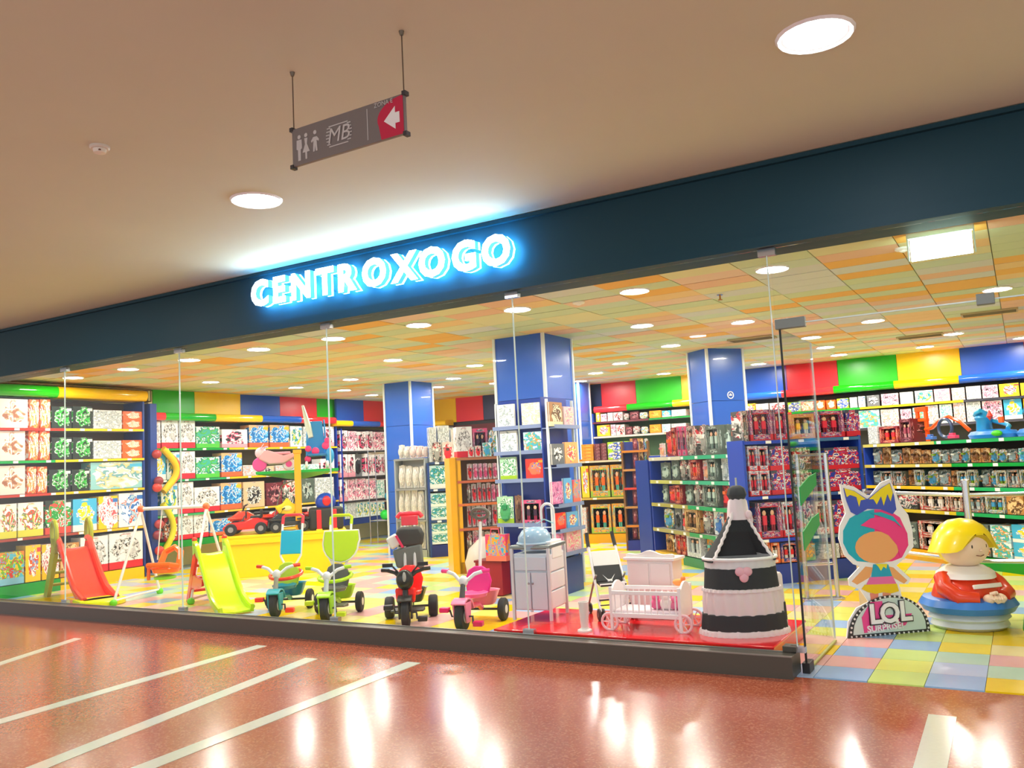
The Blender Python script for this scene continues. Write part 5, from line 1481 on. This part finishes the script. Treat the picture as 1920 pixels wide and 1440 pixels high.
# white cabinet with scalloped top
cb = thing('doll_cabinet', 'tall white doll cabinet with scalloped top behind cradle', 'toy furniture', (-2.80, 1.07, PT), -.05)
cw = M_('f6ecea', rough=.35)
obj('cabinet_body', MB().box((0, 0, .25), (.42, .2, .46)), cw, cb, bevel=.006)
obj('cornice', MB().box((0, 0, .495), (.47, .24, .025)), M_('faf4f2', rough=.3), cb, bevel=.005)
obj('scalloped_crest', MB().prism([(-.22, .505), (-.22, .53)] + [(-.2 + .4 * i / 16, .53 + .028 * math.sin(PI * i / 16) ** 2 + .008 * math.cos(4 * PI * i / 16)) for i in range(17)] + [(.22, .53), (.22, .505)], -.09, -.06), cw, cb, bevel=.004)
obj('plinth', MB().box((0, 0, .02), (.44, .22, .04)), cw, cb, bevel=.004)
for s in (-1, 1):
    dd = obj('door', MB().box((s * .098, -.105, .26), (.18, .012, .40)), M_('f2e6e4', rough=.35), cb, bevel=.005)
    obj('door_knob', MB().ball((s * .02, -.118, .26), .01), M_('e8b8b8'), dd)
# doll cradle
cr = thing('doll_cradle', 'white wooden doll cradle with pink wheels and slatted sides', 'toy cradle', (-2.66, .60, PT), .06)
cl = M_('faf6f6', rough=.3)
Lc, Dc = .56, .30
for s in (-1, 1):
    obj('end_board', MB().prism([(-Dc / 2, .1), (Dc / 2, .1), (Dc / 2, .30)] + [(Dc / 2 - Dc * i / 10, .30 + .075 * math.sin(PI * i / 10)) for i in range(1, 10)] + [(-Dc / 2, .30)], -.009, .009, M=Matrix.Rotation(PI / 2, 3, 'Z'), c=(s * Lc / 2, 0, 0)), cl, cr, bevel=.003)
    for y in (-1, 1):
        obj('corner_post', MB().box((s * Lc / 2, y * Dc / 2, .17), (.024, .024, .34)), cl, cr, bevel=.003)
        q = MB()
        q.tube([(s * (Lc / 2 + .02) + math.cos(a) * .065, y * Dc / 2, .068 + math.sin(a) * .065) for a in [i * PI / 10 for i in range(20)]], .011, 8, closed=True)
        for k in range(3):
            a = k * PI / 3
            q.tube([(s * (Lc / 2 + .02) - math.cos(a) * .06, y * Dc / 2, .068 - math.sin(a) * .06), (s * (Lc / 2 + .02) + math.cos(a) * .06, y * Dc / 2, .068 + math.sin(a) * .06)], .005, 6)
        obj('wheel', q, M_('fbd4d8', rough=.3), cr)
for y in (-1, 1):
    obj('top_rail', MB().box((0, y * Dc / 2, .295), (Lc, .02, .03)), cl, cr, bevel=.003)
    obj('bottom_rail', MB().box((0, y * Dc / 2, .12), (Lc, .02, .035)), cl, cr, bevel=.003)
    for k in range(11):
        obj('spindle', MB().tube([(-Lc / 2 + Lc * (k + .7) / 11.4, y * Dc / 2, .13), (-Lc / 2 + Lc * (k + .7) / 11.4, y * Dc / 2, .285)], .006, 6), cl, cr)
obj('mattress', MB().box((0, 0, .14), (Lc - .03, Dc - .03, .04)), M_('f8e8ee', rough=.8), cr, bevel=.012)
for x, c, r, d_ in ((.07, 'f070a0', .05, 'pink plush toy lying in cradle'), (.15, 'fffaf4', .055, 'white plush toy lying in cradle'), (.22, 'f888b0', .045, 'second pink plush toy at right end of cradle')):
    t = thing('plush_toy', d_, 'soft toy', Vector((-2.66, .60, PT + .16)) + rot2((x, -.06), .06), 0)
    obj('plush_body', MB().ball((0, 0, r * .8), r, (1.1, 1, .8)), M_(c, rough=.9), t)
    obj('plush_head', MB().ball((0, -.02, r * 1.9), r * .6).ball((-r * .5, -.02, r * 2.4), r * .22, n=8, k=6).ball((r * .5, -.02, r * 2.4), r * .22, n=8, k=6), M_(c, rough=.9), t)
o = thing('toy_bird', 'orange toy ornament on right end of cradle', 'toy', Vector((-2.66, .60, PT + .315)) + rot2((.20, .12), .06))
obj('bird_body', MB().ball((0, 0, .03), .035, (1.4, .9, .8)), M_('ffa850', rough=.5), o)
obj('bird_head', MB().ball((.04, 0, .06), .02), M_('ff9040', rough=.5), o)
# canopy bassinet
bs = thing('canopy_cradle', 'black and white frilled canopy cradle on red platform', 'toy cradle', (-1.94, .66, PT), .0)
blk, frl = M_('23282b', rough=.75), M_('f4e4e4', rough=.8)
bs.rotation_euler.z = .5
wob = lambda a_, n_: (lambda a, j: 1 + a_ * math.sin(n_ * a + j * .4))
E_ = dict(n=120, sx=1.12, sy=.80)
obj('skirt_lining', MB().lathe([(.22, .02), (.22, .5)], **E_), M_('e8d4d4', rough=.9), bs)
obj('bottom_lace', MB().lathe([(.302, .0), (.298, .03), (.275, .05)], wob=wob(.02, 40), **E_), frl, bs)
obj('lower_black_band', MB().lathe([(.288, .04), (.276, .15), (.264, .155)], wob=wob(.012, 14), **E_), blk, bs)
obj('white_ruffle', MB().lathe([(.262, .15), (.262, .24), (.254, .31), (.248, .33)], wob=wob(.034, 20), **E_), M_('f0dede', rough=.85), bs)
obj('middle_lace', MB().lathe([(.268, .32), (.262, .34), (.245, .345)], wob=wob(.025, 40), **E_), frl, bs)
obj('upper_black_band', MB().lathe([(.254, .335), (.240, .49), (.230, .495)], wob=wob(.01, 10), **E_), blk, bs)
obj('basket_rim', MB().lathe([(.236, .48), (.238, .545), (.245, .56), (.225, .565), (.21, .52), (1e-6, .50)], wob=wob(.008, 30), **E_), M_('e6e6e8', rough=.7), bs)
obj('rim_piping', MB().tube([(math.cos(a) * .245 * 1.12, math.sin(a) * .245 * .8, .56) for a in [i * PI / 16 for i in range(32)]], .012, 8, closed=True), M_('fafafa', rough=.6), bs)
# canopy: half cone open to the viewer, hung from a mast
apex = Vector((.03, .06, .95))
q = MB()
na, nz = 18, 6
for j in range(nz + 1):
    f = j / nz
    for i in range(na + 1):
        a = -.62 + (PI + 1.24) * i / na
        rr = .035 + .215 * f ** 1.25
        rip = 1 + .03 * math.sin(9 * a)
        q.v.append((apex.x * (1 - f) + math.cos(a) * rr * 1.12 * rip, apex.y * (1 - f) + math.sin(a) * rr * .85 * rip, apex.z - (apex.z - .54) * f))
for j in range(nz):
    for i in range(na):
        p = j * (na + 1) + i
        q.f.append((p, p + 1, p + na + 2, p + na + 1))
        q.m.append(0)
co = obj('canopy_drape', q, blk, bs)
so = co.modifiers.new('thick', 'SOLIDIFY')
so.thickness = .006
for e, s in ((0, 1), (na, 0)):
    pts = [Vector(q.v[j * (na + 1) + e]) for j in range(nz + 1)]
    obj('canopy_frill', MB().tube([p + Vector((.004 * (-1) ** k, -.012, 0)) for k, p in enumerate([pts[i // 3].lerp(pts[min(i // 3 + 1, nz)], (i % 3) / 3) for i in range(3 * nz)])], .012, 7), M_('faf0f0', rough=.8), bs)
obj('canopy_inside', MB().prism([(-.16, .56), (.16, .56), (.05, .9), (0, .95), (-.03, .9)], .10, .105), M_('1c2022', rough=.8), bs)
obj('white_collar', MB().lathe([(.085, .84), (.08, .9), (.07, .98), (.055, 1.0)], (apex.x, apex.y, 0), 36, wob=wob(.05, 9)), M_('f2e2e6', rough=.8), bs)
obj('black_top_puff', MB().lathe([(.055, .99), (.075, 1.03), (.06, 1.08), (.03, 1.1)], (apex.x, apex.y, 0), 24, wob=wob(.06, 7)), blk, bs)
obj('mast', MB().tube([(apex.x, apex.y, .95), (apex.x, apex.y, 1.16)], .008, 6), M_('c8c8c8', metal=.6), bs)
obj('collar_bow', MB().ball((.09, -.03, .88), .025, (1, .6, 1.3)).ball((.11, -.02, .84), .018, (.6, .5, 2)), M_('f6d8de', rough=.7), bs)
ht_ = MB()
for s in (-1, 1):
    ht_.ball((.0 + s * .026 - .02, -.205, .475), .038, (1, .5, .9))
ht_.ball((-.02, -.205, .435), .035, (1, .5, 1.1))
obj('pink_heart_bow', ht_, M_('f4b8c6', rough=.7), bs)
obj('rear_skirt', MB().lathe([(.13, .02), (.13, .08)], (.22, .10, 0), 28, wob=wob(.03, 12)).lathe([(.12, .2), (.115, .4), (.1, .42)], (.22, .10, 0), 28, wob=wob(.05, 14)), M_('e8d8d8', rough=.85), bs)
obj('rear_black_band', MB().lathe([(.13, .07), (.125, .2), (.11, .21)], (.22, .10, 0), 28, wob=wob(.03, 10)), blk, bs)

# ================================================================== RIGHT SIDE: STANDEE, SEATED FIGURE, GATES, BARRIER
SB = Pl((-1.34, 1.28), (.76, .65))
sd_ = thing('standee', 'cardboard standee with cyan and pink hair shape and LOL SURPRISE base', 'standee', SB.at(0, 0), SB.rz)
def P2(pts):
    out = []
    for x, y in pts:
        u, z = SB.uz(x, y)
        out.append((u, max(z, .002)))
    return out
def sheet(name, pts, y0, y1, m, par=None):
    return obj(name, MB().prism(P2(pts), y0, y1), m, par or sd_, smooth=False)
wp = M_('fbfbfd', rough=.4)
sheet('white_board', [(1587, 1198), (1741, 1186), (1738, 1160), (1722, 1135), (1700, 1122), (1690, 1118), (1685, 1095), (1702, 1095), (1707, 1085), (1680, 1060), (1692, 1050), (1712, 1025), (1710, 995), (1702, 965), (1690, 950), (1683, 935), (1677, 918), (1667, 898), (1650, 905), (1632, 928), (1624, 928), (1600, 912), (1574, 908), (1578, 935), (1585, 962), (1574, 985), (1572, 1010), (1582, 1040), (1600, 1058), (1612, 1062), (1590, 1085), (1592, 1098), (1612, 1105), (1628, 1128), (1605, 1140), (1590, 1165)], -.006, .006, wp)
cyan, pink = M_('08b4cc', rough=.4), M_('f83c90', rough=.4)
peach = M_('f6b070', rough=.5)
ell = lambda cx, cy, rx, ry, a0=0, a1=2 * PI, n=20: [(cx + math.cos(a0 + (a1 - a0) * i / n) * rx, cy - math.sin(a0 + (a1 - a0) * i / n) * ry) for i in range(n + (0 if a1 - a0 > 6 else 1))]
sheet('cyan_half', [(1638, 955), (1612, 960), (1592, 972), (1580, 995), (1580, 1018), (1590, 1038), (1606, 1052), (1640, 1055)], -.009, -.0065, cyan)
sheet('pink_half', [(1638, 955), (1664, 956), (1686, 970), (1700, 1000), (1702, 1022), (1690, 1045), (1672, 1052), (1640, 1055)], -.0085, -.0062, pink)
sheet('peach_oval', ell(1643, 1026, 41, 30), -.012, -.0095, peach)
sheet('pink_sweep', [(1612, 985), (1630, 972), (1655, 968), (1678, 980), (1692, 1005), (1694, 1030), (1686, 1044), (1680, 1022), (1664, 1003), (1640, 992)], -.014, -.0125, pink)
sheet('cyan_streak', [(1630, 962), (1650, 960), (1672, 968), (1690, 990), (1676, 978), (1655, 970)], -.0165, -.0145, cyan)
sheet('blue_bow', [(1580, 915), (1600, 920), (1625, 936), (1650, 915), (1667, 905), (1675, 930), (1679, 955), (1672, 964), (1650, 955), (1625, 954), (1605, 966), (1594, 960), (1586, 940)], -.012, -.0095, M_('3c58c8', rough=.4))
for pts in ([(1581, 915), (1600, 921), (1622, 936), (1612, 938), (1609, 950), (1604, 932), (1592, 928), (1586, 932)], [(1627, 936), (1650, 916), (1666, 906), (1672, 924), (1668, 940), (1662, 926), (1655, 948), (1650, 930), (1642, 946), (1636, 936)]):
    sheet('yellow_drip', pts, -.0145, -.0125, M_('f8e418', rough=.4))
sheet('arm_shape', [(1622, 1062), (1636, 1064), (1630, 1082), (1606, 1096), (1596, 1090)], -.009, -.0065, peach)
sheet('arm_shape', [(1666, 1062), (1674, 1064), (1700, 1088), (1694, 1094), (1672, 1082)], -.009, -.0065, peach)
sheet('dress_top', [(1636, 1058), (1664, 1058), (1672, 1082), (1632, 1084)], -.011, -.0085, M_('18a8cc', rough=.4))
sheet('dress_middle', [(1630, 1082), (1672, 1080), (1680, 1096), (1622, 1098)], -.0115, -.009, M_('f070b0', rough=.4))
sheet('dress_hem', [(1620, 1096), (1680, 1094), (1684, 1108), (1670, 1112), (1655, 1110), (1640, 1113), (1626, 1110), (1614, 1104)], -.0125, -.0095, M_('f8d010', rough=.4))
sheet('dress_collar', [(1640, 1057), (1662, 1057), (1660, 1066), (1655, 1062), (1650, 1070), (1645, 1062)], -.0135, -.0115, M_('f4e830', rough=.4))
sheet('leg_shape', [(1630, 1112), (1646, 1112), (1644, 1138), (1634, 1138)], -.009, -.0065, M_('f4907c', rough=.4))
sheet('leg_shape', [(1654, 1111), (1670, 1110), (1664, 1134), (1654, 1134)], -.009, -.0065, M_('f4a07c', rough=.4))
outer = [(1588, 1197)] + [(1665 - 77 * math.cos(a) * .99, 1192 - 72 * math.sin(a) - (5 - 5 * math.cos(a)) * .9) for a in [i * PI / 14 for i in range(0, 15)]] + [(1741, 1184)]
sheet('black_arch', outer, -.022, -.010, M_('2c2e30', rough=.4))
inner = [(1597, 1190)] + [(1665 - 68 * math.cos(a), 1186 - 62 * math.sin(a) - (4.5 - 4.5 * math.cos(a))) for a in [i * PI / 14 for i in range(0, 15)]] + [(1732, 1178)]
sheet('mint_arch', inner, -.025, -.0225, M_('d6eae4', rough=.4))
q = MB()
for i in range(25):
    a = PI * (i + .5) / 25
    u, z = SB.uz(1665 - 72.5 * math.cos(a), 1189 - 67 * math.sin(a) - (5 - 5 * math.cos(a)) * .9)
    q.lathe([(.009, 0), (.0085, .004)], (u, -.022, z), 8, M=Matrix.Rotation(PI / 2, 3, 'X'))
for i in range(17):
    u, z = SB.uz(1594 + 142 * i / 16, 1193.5 - 12 * i / 16)
    q.lathe([(.008, 0), (.0075, .004)], (u, -.022, z), 8, M=Matrix.Rotation(PI / 2, 3, 'X'))
obj('bulb_dots', q, white, sd_, smooth=False, kind='stuff')
bp_ = M_('f04c98', rough=.4)
sheet('pink_banner', [(1612, 1156), (1706, 1149), (1694, 1171), (1617, 1186)], -.028, -.0255, bp_)
sheet('pink_banner', [(1612, 1157), (1628, 1128), (1650, 1126), (1652, 1157)], -.030, -.0282, bp_)
for ch, px, py in (('L', 1635, 1150), ('O', 1662, 1148), ('L', 1691, 1144)):
    u, z = SB.uz(px, py)
    zz = .215
    o = text_obj('letter', ch, .21, .008, M_('3a3a40'), sd_, (u + .004, -.033, z - .072), offset=.014)
    o = text_obj('letter', ch, .21, .008, wp, sd_, (u, -.043, z - .068), offset=.006)
for px in (1649, 1676):
    u, z = SB.uz(px, 1162)
    obj('letter_dot', MB().box((u, -.04, z), (.022, .012, .022)), wp, sd_, smooth=False)
u, z = SB.uz(1656, 1174)
text_obj('banner_text', 'SURPRISE!', .072, .003, wp, sd_, (u, -.031, z - .026), roll=-.04, offset=.002)
obj('rear_strut', MB().prism([(0, 0), (.02, 0), (.02, .5), (0, .6)], 0, .3, c=(.34, .006, 0)), M_('c8b088', rough=.7), sd_, smooth=False)

# seated plastic figure
bf = thing('seated_figure', 'large plastic seated figure with yellow hair and red jumper on blue ring', 'play figure', (-.50, 2.02, 0), math.radians(-46))
obj('white_base', MB().lathe([(.25, 0), (.29, .03), (.27, .07), (.30, .09), (.28, .13), (.25, .15)], n=32, wob=wob(.01, 6)), M_('d4dee6', rough=.4), bf)
obj('blue_ring', MB().lathe([(.22, .13), (.33, .14), (.36, .19), (.33, .24), (.2, .27)], n=36, wob=wob(.012, 8)), M_('3c84dc', rough=.35), bf)
sk = M_('f8dcc0', rough=.4)
obj('red_jumper', MB().lathe([(.26, .2), (.28, .26), (.25, .34), (.2, .41), (.1, .44)], n=28, sx=.85, sy=1.0), M_('e8401c', rough=.3, coat=.2), bf)
for s in (-1, 1):
    a_ = obj('sleeve', MB().tube([(-.02, s * .19, .40), (.06, s * .25, .33), (.18, s * .22, .27), (.25, s * .11, .26)], .075, 12, r2=.055), M_('e8401c', rough=.3, coat=.2), bf)
    hnd = MB().ball((.29, s * .05, .26), .048, (1, .9, .8))
    for k in range(4):
        hnd.tube([(.31, s * (.07 - k * .026), .275), (.345, s * (.05 - k * .024), .265 - .004 * k), (.345, s * (.02 - k * .012), .24)], .013, 7)
    hnd.tube([(.28, s * .03, .295), (.31, s * .0, .31)], .014, 7)
    obj('hand', hnd, sk, bf)
cm_ = MB()
cm_.lathe([(.17, .395), (.225, .40), (.215, .44), (.14, .49), (.09, .49)], n=28, wob=wob(.02, 6))
obj('white_collar', cm_, M_('f8f6f2', rough=.4), bf)
obj('white_chest_band', MB().box((.225, .0, .35), (.02, .26, .035), ry=-.35), M_('f8f6f2', rough=.4), bf, bevel=.006)
hd = obj('head', MB().ball((.01, 0, .655), .185, (1.0, 1.04, .98), 28, 18), sk, bf)
obj('nose', MB().ball((.195, 0, .625), .014), sk, hd)
for s in (-1, 1):
    obj('eye', MB().ball((.176, s * .062, .655), .016, (.5, .8, 1.3)), M_('3c3020', rough=.2), hd)
    obj('ear', MB().ball((.0, s * .192, .62), .034, (.8, .5, 1.1)), sk, hd)
obj('mouth', MB().tube([(.183, -.035, .585), (.19, 0, .578), (.183, .035, .585)], .004, 6), M_('8c5a40'), hd)
hm = M_('ffe414', rough=.3, coat=.2)
q = MB()
# hair cap flaring out over the brow, with pointed side locks
nh = 36
prof = [(1.0, .0), (.92, .08), (.72, .145), (.42, .19), (0.0, .205)]
for j, (r, z) in enumerate(prof):
    for i in range(nh):
        a = i * 2 * PI / nh
        side = abs(math.sin(a)) ** 5
        front = max(0, math.cos(a))
        rr = .225 * r * (1 + (.34 * side if j == 0 else .08 * side if j == 1 else 0))
        dz = 0
        if j == 0:
            aa = abs(a if a < PI else a - 2 * PI)
            dz = -.02 - .07 * (1 - front) * (1 - side) - .03 * side + (.12 * math.cos(aa / .75 * PI / 2) if aa < .75 else 0)
            rr *= 1 - (.09 * math.cos(aa / .75 * PI / 2) if aa < .75 else 0)
        q.v.append((.0 + math.cos(a) * rr * .98, math.sin(a) * rr, .665 + z + dz))
for j in range(len(prof) - 1):
    for i in range(nh):
        q.f.append((j * nh + i, j * nh + (i + 1) % nh, (j + 1) * nh + (i + 1) % nh, (j + 1) * nh + i))
        q.m.append(0)
q.f.append(tuple(reversed(range(nh))))
q.m.append(0)
obj('yellow_hair', q, hm, hd)
obj('back_hair', MB().ball((-.06, 0, .66), .175, (.9, 1.04, 1.0), 24, 14), hm, hd)
# green creature at the frame edge
gc = thing('green_play_animal', 'green plastic play animal at right edge beside seated figure', 'play figure', (.06, 1.70, 0), -1.4)
gm_ = M_('14a424', rough=.35)
obj('body', MB().lathe([(.17, 0), (.19, .06), (.17, .18), (.12, .26), (.08, .3)], n=24), gm_, gc)
obj('head', MB().ball((.05, 0, .36), .13, (1.2, 1.05, .9)), gm_, gc)
for s in (-1, 1):
    e_ = obj('eye', MB().ball((.12, s * .08, .43), .042), M_('fafafa'), gc)
    obj('pupil', MB().ball((.155, s * .09, .435), .02), black, e_)
    obj('foot', MB().ball((.13, s * .12, .03), .07, (1.3, .9, .45)), gm_, gc)
# security gates
def gate(label, x, y, rz, sc=1.0):
    t = thing('security_gate', label, 'security gate', (x, y, 0), rz)
    for s in (-1, 1):
        obj('upright', MB().tube([(s * .15, 0, 0), (s * .14, 0, 1.44)], .022, 10), chrome, t)
    for z in (1.43, 1.05, .35):
        obj('crossbar', MB().tube([(-.145, 0, z), (.145, 0, z)], .014, 8), chrome, t)
    obj('clear_panel', MB().box((0, 0, .9), (.25, .008, 1.05)), gm, t, smooth=False)
    obj('foot_plate', MB().box((0, 0, .012), (.4, .12, .024)), chrome, t, bevel=.004)
p = on_z(1543, 1125)
gate('silver upright security gate between glass door and standee', p.x, p.y, .5)
# chrome barrier
cb = thing('barrier_rail', 'chrome barrier with round post behind seated figure', 'barrier', (-.47, 2.62, 0))
obj('post', MB().tube([(0, 0, 0), (0, 0, 1.13)], .03, 12), chrome, cb)
obj('post_cap', MB().lathe([(.036, 1.12), (.036, 1.15), (.02, 1.16)], n=16), chrome, cb)
obj('base_flange', MB().lathe([(.07, 0), (.07, .015), (.04, .03)], n=20), chrome, cb)
obj('rail', MB().tube([(-.02, 0, 1.02), (-.98, .95, 1.02)], .018, 8), chrome, cb)
obj('rail', MB().tube([(.02, 0, 1.02), (1.6, .0, 1.02)], .018, 8), chrome, cb)
obj('rail', MB().tube([(-.02, 0, .45), (-.98, .95, .45)], .018, 8), chrome, cb)
obj('rail', MB().tube([(.02, 0, .45), (1.6, .0, .45)], .018, 8), chrome, cb)
obj('end_post', MB().tube([(-.98, .95, 0), (-.98, .95, 1.05)], .025, 10), chrome, cb)
# small green parrot ornament hung by the door and sill end block
